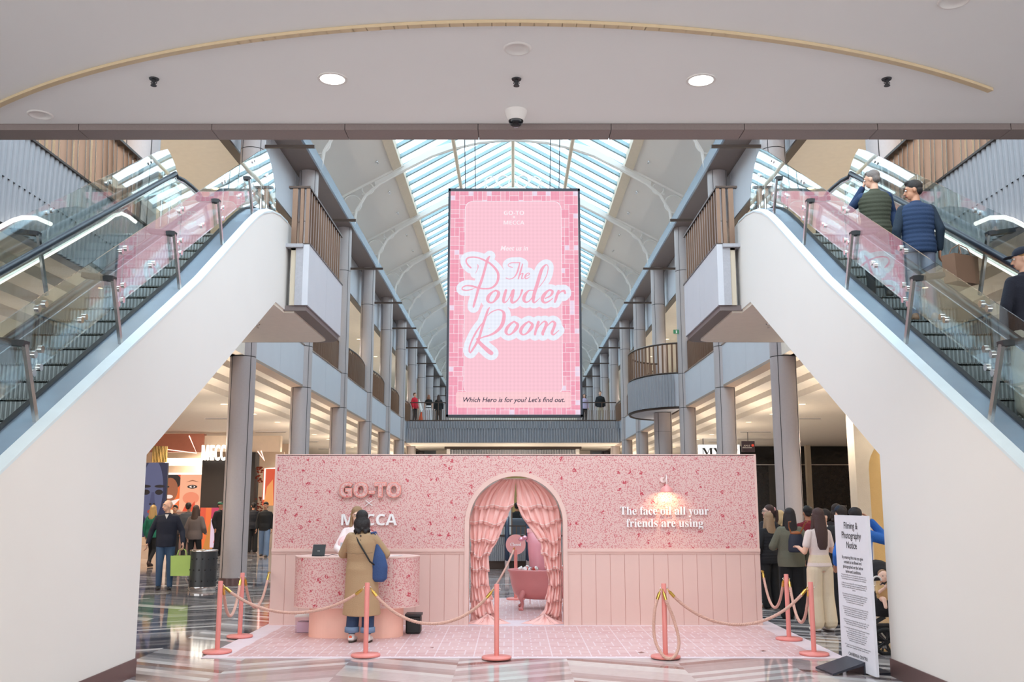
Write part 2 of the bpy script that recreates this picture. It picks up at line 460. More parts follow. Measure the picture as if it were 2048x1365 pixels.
# ---- colonnade (one column built, the rest copied)
def column_mesh(z1):
    mb = MB().use(COLM); r = .285
    mb.lathe((0, 0, 0), [(r, .16), (r, 5.0)], 32); mb.lathe((0, 0, 0), [(r, 5.02), (r, 6.2)], 32)
    mb.lathe((0, 0, 0), [(r, 6.22), (r, 9.9)], 32); mb.lathe((0, 0, 0), [(r, 9.92), (r, z1)], 32)
    mb.use(DARK); mb.lathe((0, 0, 0), [(r - .012, .1), (r - .012, z1 - .01)], 24)
    for a in (0, PI / 2, PI, 3 * PI / 2):
        mb.box(r * math.cos(a + .9) - .006, r * math.cos(a + .9) + .006, r * math.sin(a + .9) - .006, r * math.sin(a + .9) + .006, .16, z1)
    mb.use(BASEB); mb.lathe((0, 0, 0), [(r + .012, 0), (r + .012, .16)], 32)
    return mb
NB = 12
col0 = None
for s in (-1, 1):
    for k in range(-1, NB):
        y = Y0 + DY * k
        if col0 is None: o = col0 = column_mesh(ZB).build('column', origin=(0, 0, 0))
        else: o = col0.copy(); COL.objects.link(o)
        o.location = (s * (XC if k >= 0 else XC + .17), y, 0); struct(o)
        # horizontal bar carried by the column, reaching into the hall
        if k >= 0:
            mb = MB().use(BRONZED); mb.mir = s
            mb.obox((XC - .28, y, 10.02), (4.66, y, 10.02), .07, .07)
            b = mb.build('lighting_bar')
            tag(b, 'thin dark bar projecting from the %s column, %s' % (SIDE[s], 'in the nearest full bay' if k == 0 else 'further along the colonnade'), 'bar', 'lighting bars along the %s colonnade' % SIDE[s])
YE = Y0 + DY * (NB - 1) + 2
for s in (-1, 1):
    # ring beam with dark soffit, bright edge
    mb = MB(); mb.mir = s
    mb.use(DARKSOF).box(5.74, 6.95, 8.3, YE, ZB, ZB + .06)
    mb.use(STEELD).box(5.70, 5.76, 8.3, YE, ZB - .02, ZB + .34)
    mb.use(WHITE).box(5.78, 6.9, 8.3, YE, ZB + .07, ZB + .3)
    struct(mb.build('trim_%d' % (2 if s < 0 else 3)))
    # upper wall between ring beam and gallery ceiling
    mb = MB(); mb.mir = s; mb.use(PANEL)
    for k in range(-2, NB - 1):
        ya = Y0 + DY * k
        mb.box(6.5, 6.66, ya + .02, ya + DY / 2 - .006, 9.98, ZB); mb.box(6.5, 6.66, ya + DY / 2 + .006, ya + DY - .02, 9.98, ZB)
    mb.use(BRONZED).box(6.48, 6.7, 8.3, YE, 9.93, 9.98)
    struct(mb.build('wall_%s_clerestory' % SIDE[s]))
    # gallery ceiling, floor slab, fascia, cove and ground-floor ceiling
    mb = MB(); mb.mir = s; mb.use(CREAM).box(6.6, 19, 8.3, YE, 10.0, 10.2); struct(mb.build('ceiling'))
    mb = MB(); mb.mir = s; mb.use(CREAM).box(6.2, 19, 8.3, YE, 5.3, ZF); struct(mb.build('floor_slab'))
    mb = MB(); mb.mir = s; mb.use(PANEL)
    for k in range(0, NB - 1):
        ya = Y0 + DY * k
        if k == 3 and s > 0: pass
        mb.box(6.0, 6.2, ya + .02, ya + DY / 2 - .006, ZS + .06, ZF); mb.box(6.0, 6.2, ya + DY / 2 + .006, ya + DY - .02, ZS + .06, ZF)
    mb.use(mat('taupe_soffit_trim', (158, 138, 124), .5)).box(6.0, 6.34, Y0, YE, ZS - .012, ZS + .06); mb.box(5.98, 6.2, Y0, YE, ZF, ZF + .03)
    struct(mb.build('trim_%d' % (4 if s < 0 else 5)))
    # fluted fascia beside the escalators
    mb = MB(); mb.mir = s; mb.use(FLUTE)
    fluted(mb, (6.02, 8.3), (6.02, 14.9), ZS, ZF, (-1, 0), .125, .045, ZS + .55)
    mb.box(6.03, 6.2, 8.3, 14.95, ZS, ZF); mb.use(BRONZED).box(5.96, 6.2, 8.3, 14.95, ZF, ZF + .03)
    struct(mb.build('wall_%s_fascia' % SIDE[s]))
    mb = MB(); mb.mir = s; mb.use(CREAM)
    prof = [(6.2, 5.3), (6.2, ZS), (6.62, ZS), (6.62, 4.86), (6.95, 4.78), (6.95, 4.62), (7.25, 4.56), (7.25, 4.4), (19, 4.4), (19, 5.3)]
    mb.prism(prof, 'y', 8.3, YE); struct(mb.build('ceiling'))
    # far gallery walls
    mb = MB(); mb.mir = s; mb.use(mat('warm_gallery_wall', (216, 202, 184), .7)).box(12.5, 12.7, 8.3, YE, ZF, 10.0)
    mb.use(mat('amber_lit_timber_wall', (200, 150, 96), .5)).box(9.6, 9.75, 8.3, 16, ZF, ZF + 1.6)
    struct(mb.build('wall_%s' % SIDE[s]))
# end wall of the hall
mb = MB().use(CREAM); mb.box(-19, 19, YE, YE + .3, 0, 17.5); struct(mb.build('wall_back'))

# ---- vaulted roof
ZK, XK, ZR, SL = 13.87, 4.11, 16.13, .55
for s in (-1, 1):
    mb = MB(); mb.mir = s; mb.use(WHITE)
    mb.prism([(XK, ZK), (6.3, ZK - SL * 2.19), (6.3, ZB + .3), (6.5, ZB + .3), (6.5, ZK - SL * 2.19 + .15), (XK, ZK + .25)], 'y', 8.3, YE)
    struct(mb.build('ceiling'))
    mb = MB(); mb.mir = s; mb.use(mat('sand_trim_paint', (220, 206, 186), .6)).prism([(XK - .04, ZK - .03), (XK + .26, ZK - .03 - SL * .3), (XK + .3, ZK + .25), (XK - .04, ZK + .3)], 'y', 8.3, YE)
    struct(mb.build('trim_%d' % (6 if s < 0 else 7)))
    # skylight: glazing bars on the slope, thin panes above
    mb = MB(); mb.mir = s; mb.use(mat('blue_grey_glazing_bar', (150, 176, 184), .5))
    y = 8.6
    while y < YE:
        mb.prism([(XK - .04, ZK + .12), (XK - .04, ZK + .26), (0, ZR + .28), (0, ZR + .14)], 'y', y, y + .14)
        y += 1.0
    struct(mb.build('window_%d_frame' % (1 if s < 0 else 2)))
    mb = MB(); mb.mir = s; mb.use(glass('skylight_glass', (.90, .97, 1.0), .5)).prism([(XK - .04, ZK + .27), (XK - .04, ZK + .285), (0, ZR + .295), (0, ZR + .28)], 'y', 8.3, YE)
    struct(mb.build('window_%d' % (1 if s < 0 else 2)))
mb = MB().use(mat('sand_trim_paint', (220, 206, 186)))
for x, z in ((0, ZR - .25), (-2.14, 14.55), (2.14, 14.55)): mb.cyl((x, 8.4, z), (x, YE, z), .075, 10)
struct(mb.build('roof_beam'))

ARCH = [(5.76, 11.6), (5.68, 12.15), (5.35, 12.75), (4.84, 13.2), (4.07, 13.65), (2.98, 14.24), (2.15, 14.54), (1.2, 14.77), (0, 14.88)]
def up_line(x): return ZK + (XK - x) * SL - .03
def rib_mesh(detail):
    mb = MB().use(WHITE)
    def arch_at(x):
        for (a, b), (c, d) in zip(ARCH, ARCH[1:]):
            if c <= x <= a: return b + (d - b) * ((a - x) / (a - c) if a != c else 0)
        return ARCH[0][1]
    for s in (-1, 1):
        mb.mir = s
        # lower chord
        mb.tube([(x, 0, z) for x, z in ARCH], .055, 8)
        for (a, b), (c, d) in zip(ARCH, ARCH[1:]):
            mb.obox((a, 0, b + .02), (c, 0, d + .02), .15, .04, ext=.01)
        # solid web between chord and roof slope
        web = [(x, arch_at(x)) for x in (5.05, 4.84, 4.07)]
        mb.prism([(5.05, up_line(5.05)), (4.11, up_line(4.11)), (4.11, arch_at(4.11)), (4.84, 13.2), (5.0, 13.1)], 'y', -.03, .03)
        mb.obox((6.25, 0, up_line(6.25)), (4.0, 0, up_line(4.0)), .14, .1)
        # deep member under the skylight
        mb.prism([(4.11, up_line(4.11)), (4.11, arch_at(4.11)), (2.98, 14.22), (2.15, 14.52), (1.2, 14.75), (0, 14.86), (0, 15.06), (1.2, 14.98), (2.15, 14.8), (2.98, 14.55)], 'y', -.05, .05)
        def ring(cx, cz, r, t=.03):
            mb.tube([(cx + r * math.cos(a), 0, cz + r * math.sin(a)) for a in [2 * PI * i / 28 for i in range(28)]], t, 6, closed=True)
        ring(5.28, 13.0, .21); ring(5.83, 12.42, .33)
        mb.ball((5.46, 0, 12.8), .05, 8, 6)
        if detail:
            ring(.95, 15.3, .24); ring(.42, 15.35, .26)
            mb.cyl((1.2, 0, 14.85), (1.2, 0, up_line(1.2)), .025, 6)
            mb.cyl((2.15, 0, 14.6), (2.15, 0, up_line(2.15)), .03, 6)
    mb.mir = 1
    return mb
rib0 = None
for k in range(-2, NB):
    if rib0 is None: o = rib0 = rib_mesh(True).build('roof_rib', origin=(0, 0, 0))
    else: o = rib0.copy(); COL.objects.link(o)
    o.location = (0, Y0 + DY * k, 0); struct(o)

# sprinkler heads on the sloping ceilings
sp0 = None
def sprinkler(loc, label, group, big=1.0, rx=0):
    mb = MB().use(CHROME if big >= 1 else DARK); mb.lathe((0, 0, 0), [(.05 * big, 0), (.045 * big, -.012 * big)], 14)
    mb.cyl((0, 0, -.01 * big), (0, 0, -.07 * big), .016 * big, 8); mb.lathe((0, 0, -.07 * big), [(.03 * big, 0), (.03 * big, -.006 * big)], 12)
    for a in (-1, 1): mb.tube([(a * .012 * big, 0, -.02 * big), (a * .028 * big, 0, -.045 * big), (a * .008 * big, 0, -.068 * big)], .005 * big, 5)
    o = mb.build('sprinkler_head', origin=(0, 0, 0)); o.location = loc; o.rotation_euler = (0, rx, 0)
    return tag(o, label, 'sprinkler', group)
for s in (-1, 1):
    for k in range(0, 5):
        for j, f in enumerate((.3, .75)):
            x = 4.75; z = up_line(x)
            sprinkler((s * x, Y0 + DY * (k + f - 1), z), 'small sprinkler head on the sloping white ceiling on the %s of the skylight' % SIDE[s], 'sprinklers under the %s roof slope' % SIDE[s], 1.0, s * .5)

# ---- footbridge across the far end
BY = 53.3
mb = MB().use(FLUTE); fluted(mb, (-6.0, BY), (6.0, BY), ZS, ZF, (0, -1), .15, .06)
mb.box(-6.0, 6.0, BY + .01, BY + .2, ZS, ZF); mb.use(CREAM).box(-6.0, 6.0, BY + .2, BY + 14, ZS, ZS + .15)
mb.use(CONC).box(-6.0, 6.0, BY + .2, BY + 14, ZF - .2, ZF)
struct(mb.build('footbridge_slab'))
r = thing('bridge_railing', 'long bronze railing along the footbridge behind the hanging screen', 'railing', (0, BY, ZF))
mb = MB().use(BRONZED); mb.obox((-5.8, BY, ZF + 1.05), (5.8, BY, ZF + 1.05), .06, .05); mb.obox((-5.8, BY, ZF + .04), (5.8, BY, ZF + .04), .06, .06); mb.build('top_rail', parent=r)
mb = MB().use(BRONZE)
for k in range(117):
    x = -5.8 + k * .1
    mb.box(x - .012, x + .012, BY - .02, BY + .02, ZF, ZF + (1.05 if k % 4 == 0 else .62))
o = mb.build('baluster', parent=r); o['kind'] = 'stuff'
# fluted bulkhead hanging under the footbridge
t = thing('hanging_bulkhead', 'grey fluted bulkhead with white ends under the footbridge', 'bulkhead', (0, BY + 4, 3.6))
mb = MB().use(FLUTE); fluted(mb, (-3.75, BY + 4), (3.75, BY + 4), 3.6, 4.85, (0, -1), .15, .05); mb.box(-3.75, 3.75, BY + 4.02, BY + 5, 3.6, 4.85); mb.build('fluted_panel', parent=t)
for s in (-1, 1):
    mb = MB().use(WHITE); mb.box(s * 3.76, s * 3.98, BY + 3.95, BY + 5, 3.6, 4.88); mb.build('end_panel', parent=t)
mb = MB().use(BRONZED); mb.box(-4.1, 4.1, BY + 3.85, BY + 5.1, 4.88, 5.02); mb.build('top_trim', parent=t)
for s in (-1, 1):
    t = thing('lift_lobby_doors', 'dark bronze lobby doors under the %s end of the footbridge' % SIDE[s], 'doors', (s * 5.4, BY + 8, 0))
    for q in (0, 1):
        mb = MB().use(BRONZED); mb.mir = s; mb.box(5.0 + q * .55, 5.53 + q * .55, BY + 8, BY + 8.1, 0, 4.6); mb.build('door_leaf', parent=t)
    mb = MB().use(CREAM); mb.mir = s; mb.box(3.2, 4.95, BY + 8, BY + 8.3, 0, 5.0); struct(mb.build('wall_back_pier'))

# ---- gallery railings between the columns
def curved_rail(s, k, lab):
    ya, yb = Y0 + DY * k + .32, Y0 + DY * (k + 1) - .32
    t = thing('gallery_railing', lab, 'railing', (s * 6.05, (ya + yb) / 2, ZF), 'bronze railings along the %s gallery' % SIDE[s])
    n = 40 if k < 3 else 24
    pts = []
    for i in range(n + 1):
        f = i / n; pts.append((6.12 - .16 * math.sin(PI * f), ya + (yb - ya) * f))
    mb = MB().use(BRONZE); mb.mir = s
    for i, (x, y) in enumerate(pts): mb.box(x - .022, x + .022, y - .014, y + .014, ZF + .03, ZF + (1.08 if i % 2 == 0 else .98))
    mb.build('baluster_panel', parent=t)
    mb = MB().use(BRONZED); mb.mir = s; mb.tube([(x, y, ZF + 1.1) for x, y in pts], .03, 6); mb.build('top_rail', parent=t)
WHERE = ['in the first bay behind the landing', 'in the second bay behind the landing', 'in the third bay behind the landing', 'in the fourth bay, before the footbridge', 'in the fifth bay, beside the footbridge', 'in the sixth bay']
for s in (-1, 1):
    for k in range(0, 6):
        if s > 0 and k == 2: continue
        curved_rail(s, k, 'bronze slatted railing on the %s gallery %s' % (SIDE[s], WHERE[k]))

# railing and warm wall on the gallery beside the escalators
for s in (-1, 1):
    t = thing('gallery_railing', 'near bronze railing of flat bars above the fluted fascia on the %s' % SIDE[s], 'railing', (s * 6.1, 11.5, ZF))
    y = 8.5
    while y < 14.7:
        w = random.choice((.02, .03, .045))
        mb = MB().use(BRONZE); mb.mir = s; mb.obox((6.05, y, ZF + .02), (6.09, y, ZF + 1.02), .03, w * 2, up=(1, 0, 0)); mb.build('baluster', parent=t)
        y += .185
    mb = MB().use(BRONZED); mb.mir = s; mb.box(6.0, 6.14, 8.4, 14.85, ZF + 1.02, ZF + 1.06); mb.build('top_rail', parent=t)
    mb = MB().use(BRONZED); mb.mir = s; mb.box(6.04, 6.1, 14.8, 14.85, ZF, ZF + 1.04); mb.build('end_post', parent=t)

# rounded balcony on the right, on its own round column
bc = (6.3, 39.2)
t = thing('round_balcony', 'rounded balcony with fluted front bulging from the right gallery', 'balcony', (5.9, 35.6, ZS))
RB = 1.75; cy = 35.8
def bulge(n, r, a0=95, a1=265):
    return [(6.1 + r * .95 * math.cos(math.radians(a0 + (a1 - a0) * i / n)), cy + r * 1.5 * math.sin(math.radians(a0 + (a1 - a0) * i / n))) for i in range(n + 1)]
out = bulge(60, RB); inn = bulge(60, RB - .05)
mb = MB().use(PANEL)
vs = []; fs = []
for i, ((x, y), (a, b)) in enumerate(zip(out, inn)):
    vs += [(x, y, ZS), (x, y, ZF + .02)]
for i in range(60): fs.append((2 * i, 2 * i + 2, 2 * i + 3, 2 * i + 1))
mb.add(vs, fs); mb.prism(inn, 'z', ZF - .1, ZF); mb.prism(bulge(40, RB), 'z', ZS + .02, ZS + .1)
mb.build('slab', parent=t)
mb = MB().use(FLUTE)
ff = bulge(150, RB + .05, 120, 255)
vs = []; fs = []
for i, (x, y) in enumerate(ff):
    h = 1 if i % 4 in (1, 2) else 0
    k = 1 + .012 * h; X = 6.1 + (x - 6.1) * k; Y = cy + (y - cy) * k
    vs += [(X, Y, ZS + .05), (X, Y, ZF - .02)]
for i in range(150): fs.append((2 * i, 2 * i + 2, 2 * i + 3, 2 * i + 1))
mb.add(vs, fs); mb.build('fluted_front', parent=t)
mb = MB().use(BRONZED); mb.tube([(x, y, ZF + 1.1) for x, y in out], .035, 6); mb.tube([(x, y, ZF + .04) for x, y in out], .03, 6); mb.tube([(x, y, ZS + .02) for x, y in out], .05, 6); mb.build('top_rail', parent=t)
for i in range(2, 60, 2):
    x, y = out[i]
    mb = MB().use(BRONZE); mb.obox((x, y, ZF + .03), (x, y, ZF + 1.08), .02, .06, up=(1, 0, 0)); mb.build('baluster', parent=t)
o = col0.copy(); o.data = MB().data if False else col0.data; COL.objects.link(o)
o.scale = (1.15, 1.15, ZS / ZB * .999); o.location = (5.55, 35.2, 0); struct(o)

# ---- ceiling fixtures of the near ceiling
LENS = emit('lamp_lens_white', (255, 250, 240), 9.0)
LENSW = emit('lamp_lens_warm', (255, 226, 176), 5.0)
def downlight(loc, r, label, group, lens=None, cat='ceiling light'):
    t = thing('ceiling_light', label, cat, loc, group)
    mb = MB().use(WHITE); n = 28
    vs = []; fs = []
    for q in (r, r * .82):
        for k in range(n): a = 2 * PI * k / n; vs.append((q * math.cos(a), q * math.sin(a), -.008))
    for k in range(n): fs.append((k, (k + 1) % n, n + (k + 1) % n, n + k))
    for k in range(n): a = 2 * PI * k / n; vs.append((r * math.cos(a), r * math.sin(a), 0))
    for k in range(n): fs.append((k, (k + 1) % n, 2 * n + (k + 1) % n, 2 * n + k))
    mb.add(vs, fs); mb.build('frame', parent=t, local=True)
    mb = MB().use(lens or LENS); mb.lathe((0, 0, 0), [(r * .82, -.006), (r * .8, -.004)], n, smooth=False); mb.build('diffuser', parent=t, local=True)
    return t
ZC = 5.1
for px, py, w in ((665, 157, 'left'), (1402, 160, 'right')):
    p = on_z(px, py, ZC); downlight((p.x, p.y, ZC), .118, 'bright round recessed ceiling light on the %s of the near white ceiling' % w, 'near ceiling lights')
    spot_light('near_downlight', (p.x, p.y, ZC - .05), 200, (1, .95, .88), size=2.2)
for px, py, w in ((308, 159, 'left'), (1033, 160, 'middle'), (1773, 160, 'right')):
    p = on_z(px, py - 2, ZC); sprinkler(p, 'dark sprinkler head in the near white ceiling, %s one of three' % w, 'sprinklers in the near ceiling', .8)
for px, py, w in ((1035, 97, 'above the dome camera'), (80, 229, 'at the far left'), (1908, 2, 'at the top right corner')):
    p = on_z(px, py, ZC)
    mb = MB().use(WHITE); mb.lathe(p, [(.105, 0), (.1, -.008), (.085, -.01), (.084, -.004), (.03, -.004)], 28)
    o = mb.build('ceiling_speaker'); tag(o, 'flat round white ceiling speaker cover %s' % w, 'speaker', 'round covers in the near ceiling')
p = on_z(1032, 222, ZC)
t = thing('dome_camera', 'white dome security camera hanging at the edge of the near ceiling', 'camera', p)
mb = MB().use(WHITE); mb.lathe(p, [(.095, 0), (.095, -.02), (.08, -.055), (.07, -.085), (.066, -.09)], 28); mb.build('housing', parent=t)
mb = MB().use(mat('smoked_dome', (20, 20, 24), .05)); mb.lathe(p, [(.064, -.085), (.062, -.1), (.05, -.125), (.028, -.142), (.002, -.147)], 24); mb.build('lens_dome', parent=t)
# curved lighting track: circle through three surveyed points
A, B, C_ = on_z(0, 205, ZC), on_z(1035, 42, ZC), on_z(1980, 178, ZC)
def circle3(a, b, c):
    ax, ay, bx, by, cx, cy = a.x, a.y, b.x, b.y, c.x, c.y
    d = 2 * (ax * (by - cy) + bx * (cy - ay) + cx * (ay - by))
    ux = ((ax**2 + ay**2) * (by - cy) + (bx**2 + by**2) * (cy - ay) + (cx**2 + cy**2) * (ay - by)) / d
    uy = ((ax**2 + ay**2) * (cx - bx) + (bx**2 + by**2) * (ax - cx) + (cx**2 + cy**2) * (bx - ax)) / d
    return ux, uy, math.hypot(ax - ux, ay - uy)
ux, uy, rr = circle3(A, B, C_)
a0, a1 = math.atan2(A.y - uy, A.x - ux), math.atan2(C_.y - uy, C_.x - ux)
if a0 > PI / 2: pass
t = thing('curved_light_track', 'long curved cream light strip fixed across the near white ceiling', 'light strip', B)
if a1 - a0 > PI: a0 += 2 * PI
if a0 - a1 > PI: a1 += 2 * PI
a0 += (a0 - a1) * .02
N = 90
pts = [(ux + rr * math.cos(a0 + (a1 - a0) * i / N), uy + rr * math.sin(a0 + (a1 - a0) * i / N)) for i in range(N + 1)]
TRK = mat('cream_light_track', (214, 192, 156), .5)
mb = MB().use(TRK)
for (x, y), (u_, v_) in zip(pts, pts[1:]): mb.obox((x, y, ZC - .0135), (u_, v_, ZC - .0135), .05, .024, ext=.002)
mb.build('channel', parent=t)
mb = MB().use(emit('warm_led_bead', (250, 240, 220), .9))
M_ = 360
for i in range(M_):
    a = a0 + (a1 - a0) * (i + .5) / M_
    mb.box(ux + (rr - .028) * math.cos(a) - .004, ux + (rr - .028) * math.cos(a) + .004, uy + (rr - .028) * math.sin(a) - .002, uy + (rr - .028) * math.sin(a) + .002, ZC - .02, ZC - .008)
o = mb.build('led_bead', parent=t); o['kind'] = 'stuff'

# downlights of the galleries
for s in (-1, 1):
    for k in range(-2, 7):
        for f in (.25, .75):
            y = Y0 + DY * (k + f)
            if y < 9: continue
            downlight((s * 7.85, y, 4.4), .11, 'round recessed downlight in the cream ground-floor ceiling on the %s' % SIDE[s], 'ground floor downlights on the %s' % SIDE[s], LENSW)
        y = Y0 + DY * (k + .5)
        if y > 9: downlight((s * 7.9, y, 10.0), .13, 'round recessed downlight in the upper gallery ceiling on the %s' % SIDE[s], 'gallery downlights on the %s' % SIDE[s], LENSW)
for s in (-1, 1):
    for k in range(-1, 5):
        y = Y0 + DY * (k + .5)
        tt = thing('slot_vent', 'long white slot vent in the ground-floor ceiling on the %s' % SIDE[s], 'vent', (s * 9.2, y, 4.39), 'slot vents in the ground-floor ceiling on the %s' % SIDE[s])
        mb = MB().use(WHITE); mb.box(s * 9.2 - .6, s * 9.2 + .6, y - .06, y + .06, 4.38, 4.4); mb.build('frame', parent=tt)
        mb = MB().use(DARK); mb.box(s * 9.2 - .57, s * 9.2 + .57, y - .02, y + .02, 4.372, 4.38); mb.build('slot', parent=tt)
# working lamps of the ground floor and galleries (spots, some away from any modelled downlight)
WARM = (1.0, .86, .70)
for s in (-1, 1):
    for y in (12.5, 18.5, 24.5, 30.5, 37, 45):
        spot_light('ground_downlight', (s * 7.85, y, 4.34), 260, WARM, size=2.5, r=.12)
        spot_light('ground_downlight', (s * 10.6, y + 2, 4.34), 300, WARM, size=2.5, r=.12)
    for y in (11, 16, 22, 29, 37, 47, 57):
        spot_light('gallery_downlight', (s * 8.2, y, 9.9), 230, (1, .88, .74), size=2.5, r=.12)
for s in (-1, 1):          # added spots without fittings beside the columns, brightening the ceilings
    for k in range(-1, 7):
        y = Y0 + DY * k
        spot_light('added_ceiling_fill', (s * 6.55, y, 2.6), 200, (1, .84, .66), rot=(0, s * math.radians(180 - 40) * 1, 0) if 0 else (PI, s * math.radians(35), 0), size=2.7, r=.05)
        if k > 0: spot_light('added_ceiling_fill', (s * 6.55, y, 7.6), 45, (1, .92, .84), rot=(PI, s * math.radians(25), 0), size=2.7, r=.05)
for x in (-5.0, 5.0, 0): spot_light('added_soffit_fill', (x, BY + 2.5, 2.4), 260, WARM, rot=(PI, 0, 0), size=2.8, r=.1)  # added spots pointing up, only to brighten the footbridge soffit
for x in (-3.5, 3.5): spot_light('bridge_downlight', (x, BY + 3, 4.98), 200, WARM, size=2.5, r=.1)

# ================================================================ ESCALATORS, one each side
XE = 3.95
def zn(y): return 3.36 + .58 * (y - 10.19)          # nosing line
YB, YT = 10.19 + (0 - 3.36) / .58, 10.19 + (ZF - 3.36) / .58
def esc(px, py, X=XE):
    p = on_x(px, py, -X); return (p.y, p.z)
def escalator(s):
    W = SIDE[s]
    t = thing('escalator', 'escalator rising to the upper floor on the %s, with white side cladding' % W, 'escalator', (s * 4.9, 10.5, 0))
    def B(): m = MB(); m.mir = s; return m
    def up(y): return zn(y) + .30
    # outline of the white side cladding
    top = [(YB + .9, up(YB + .9)), esc(401, 560), esc(500, 448)]
    curve = [esc(515, 433), esc(528, 424), esc(545, 421), esc(560, 428), esc(575, 443), esc(588, 463)]
    e1 = esc(590, 600)
    ap = esc(552, 588)
    b0 = esc(293, 910); yb = esc(268.5, 1343)[0]
    outl = [(3.2, .1), (3.2, 1.0), (YB + .4, 1.0)] + top + curve + [(e1[0], ZS + .05), (ap[0], ZS + .05), b0, (yb, .1)]
    m = B().use(WHITE); m.prism(outl, 'x', XE, XE + .06); m.build('side_cladding', parent=t)
    # return face of the base and sloping underside
    m = B().use(WHITE)
    m.prism([(yb - .02, .1), b0, (b0[0], b0[1] + .1), (yb - .12, .1)], 'x', XE + .06, 5.9)
    m.prism([b0, (ap[0], ZS + .05), (e1[0], ZS + .05), (e1[0], ZS + .3), (ap[0], ZS + .3), (b0[0] - .02, b0[1] + .12)], 'x', XE + .06, 5.9); m.build('underside', parent=t)
    m = B().use(BASEB); m.box(XE - .012, XE + .05, 3.2, yb + .012, 0, .18); m.box(XE + .05, 5.9, yb - .02, yb + .012, 0, .18); m.build('baseboard', parent=t)
    # chamfered light capping and blue-grey deck
    path = [p for p in outl[1:2 + 1 + len(top) + len(curve) - 1]]
    m = B().use(mat('pale_capping', (214, 226, 230), .4))
    def strip(m, x0, z0, x1, z1):
        if x0 == XE: x0 = XE - .008
        for (a, b), (c, d) in zip(path, path[1:]):
            m.add([(x0, a, b + z0), (x0, c, d + z0), (x1, c, d + z1), (x1, a, b + z1), (x0, a, b + z0 - .03), (x0, c, d + z0 - .03), (x1, c, d + z1 - .03), (x1, a, b + z1 - .03)],
                  [(0, 1, 2, 3), (7, 6, 5, 4), (0, 4, 5, 1), (3, 2, 6, 7)])
    strip(m, XE, 0, XE + .09, .035); m.build('capping', parent=t)
    m = B().use(STEELD); strip(m, XE + .09, .035, XE + .34, .045); m.build('outer_deck', parent=t)
    m = B().use(BLACK); strip(m, XE + .30, .065, XE + .34, .075); m.build('gasket', parent=t)
    # balustrades
    def rail_path(h, y0=YB + .2, y1=YT + .5, r=.5):
        """the balustrade outline at height h over the nosings, with rounded ends"""
        p = [(y0 - .9, .95 + (h - 1)), (y0 - .3, .95 + h - 1)]
        for i in range(25): y = y0 + .3 + (y1 - .9 - y0) * i / 24; p.append((y, max(zn(y) + h, .95 + h - 1)))
        z = ZF + h - .02
        p += [(y1 - .55, z - .08), (y1 - .2, z - .02), (y1 + .15, z), (y1 + .55, z + .01), (y1 + .9, z - .08), (y1 + 1.13, z - .3), (y1 + 1.2, z - .55), (y1 + 1.1, z - .78)]
        return p
    for X, nm in ((4.42, 'near'), (5.58, 'far')):
        rp = rail_path(.98)
        m = B().use(RUBBER); m.tube([(X, y, z) for y, z in rp], .042, 8); m.build('handrail', parent=t)
        m = B().use(CHROME); m.tube([(X, y, z - .045) for y, z in rp], .02, 6); m.build('handrail_guide', parent=t)
        pl = [(y, z - .04) for y, z in rp if y > YB]
        low = [(y, max(.05, min(zn(y), ZF)) + .06) for y, z in pl]
        m = B().use(GLASS); vs = []; fs = []
        for q in (X - .006, X + .006):
            for (a, b), (c, d) in zip(pl, low): vs += [(q, a, b), (q, a, d)]
        n = len(pl)
        for q in (0, 1):
            for i in range(n - 1):
                o = q * 2 * n + 2 * i; fs.append((o, o + 2, o + 3, o + 1))
        m.add(vs, fs); m.build('balustrade_glass', parent=t)
        xa, xb = (4.29, 4.5) if nm == 'near' else (5.5, 5.7)
        m = B().use(STEEL)
        ys = [YB - .4 + (YT + 1.2 - YB) * i / 30 for i in range(31)]
        for a, b in zip(ys, ys[1:]):
            za, zb = [max(.0, min(zn(q), ZF)) for q in (a, b)]
            m.add([(xa, a, za + .1), (xa, b, zb + .1), (xb, b, zb + .1), (xb, a, za + .1), (xa, a, za - .25), (xa, b, zb - .25), (xb, b, zb - .25), (xb, a, za - .25)],
                  [(0, 1, 2, 3), (0, 4, 5, 1), (3, 2, 6, 7), (4, 7, 6, 5)])
        m.build('skirt_deck', parent=t)
    # steps
    TREAD = ribbed('ribbed_step_tread', (150, 154, 158), 'X', 14, .008, .35, .6)
    RISER = ribbed('ribbed_step_riser', (190, 196, 202), 'X', 7, .012, .4, .2)
    RISE, RUN = .232, .4
    n = int((ZF) / RISE)
    for i in range(n + 1):
        z = i * RISE; y = 10.19 + (z - 3.36) / .58
        if y < 5.2: continue
        m = B(); m.use(TREAD).box(4.5, 5.5, y, y + RUN + .03, z - .03, z); m.use(RISER).box(4.5, 5.5, y, y + .02, z - RISE, z - .001); m.use(TREAD).box(4.5, 5.5, y - .008, y + .02, z - .014, z + .002); m.use(DARK).box(4.5, 5.5, y - .004, y + .01, z - RISE, z - RISE + .02); m.build('step', parent=t)
    m = B().use(STEEL); m.box(4.3, 5.7, YT + .3, YT + 1.6, ZF - .02, ZF + .012); m.build('landing_plate', parent=t)
    # truss casing so nothing shows below the steps
    m = B().use(DARK); m.prism([(YB + 1, -.0 + .05), (YT, ZF - .35), (YT, ZF - .5), (YB + 1.3, .05)], 'x', 4.3, 5.7); m.build('truss_tray', parent=t)
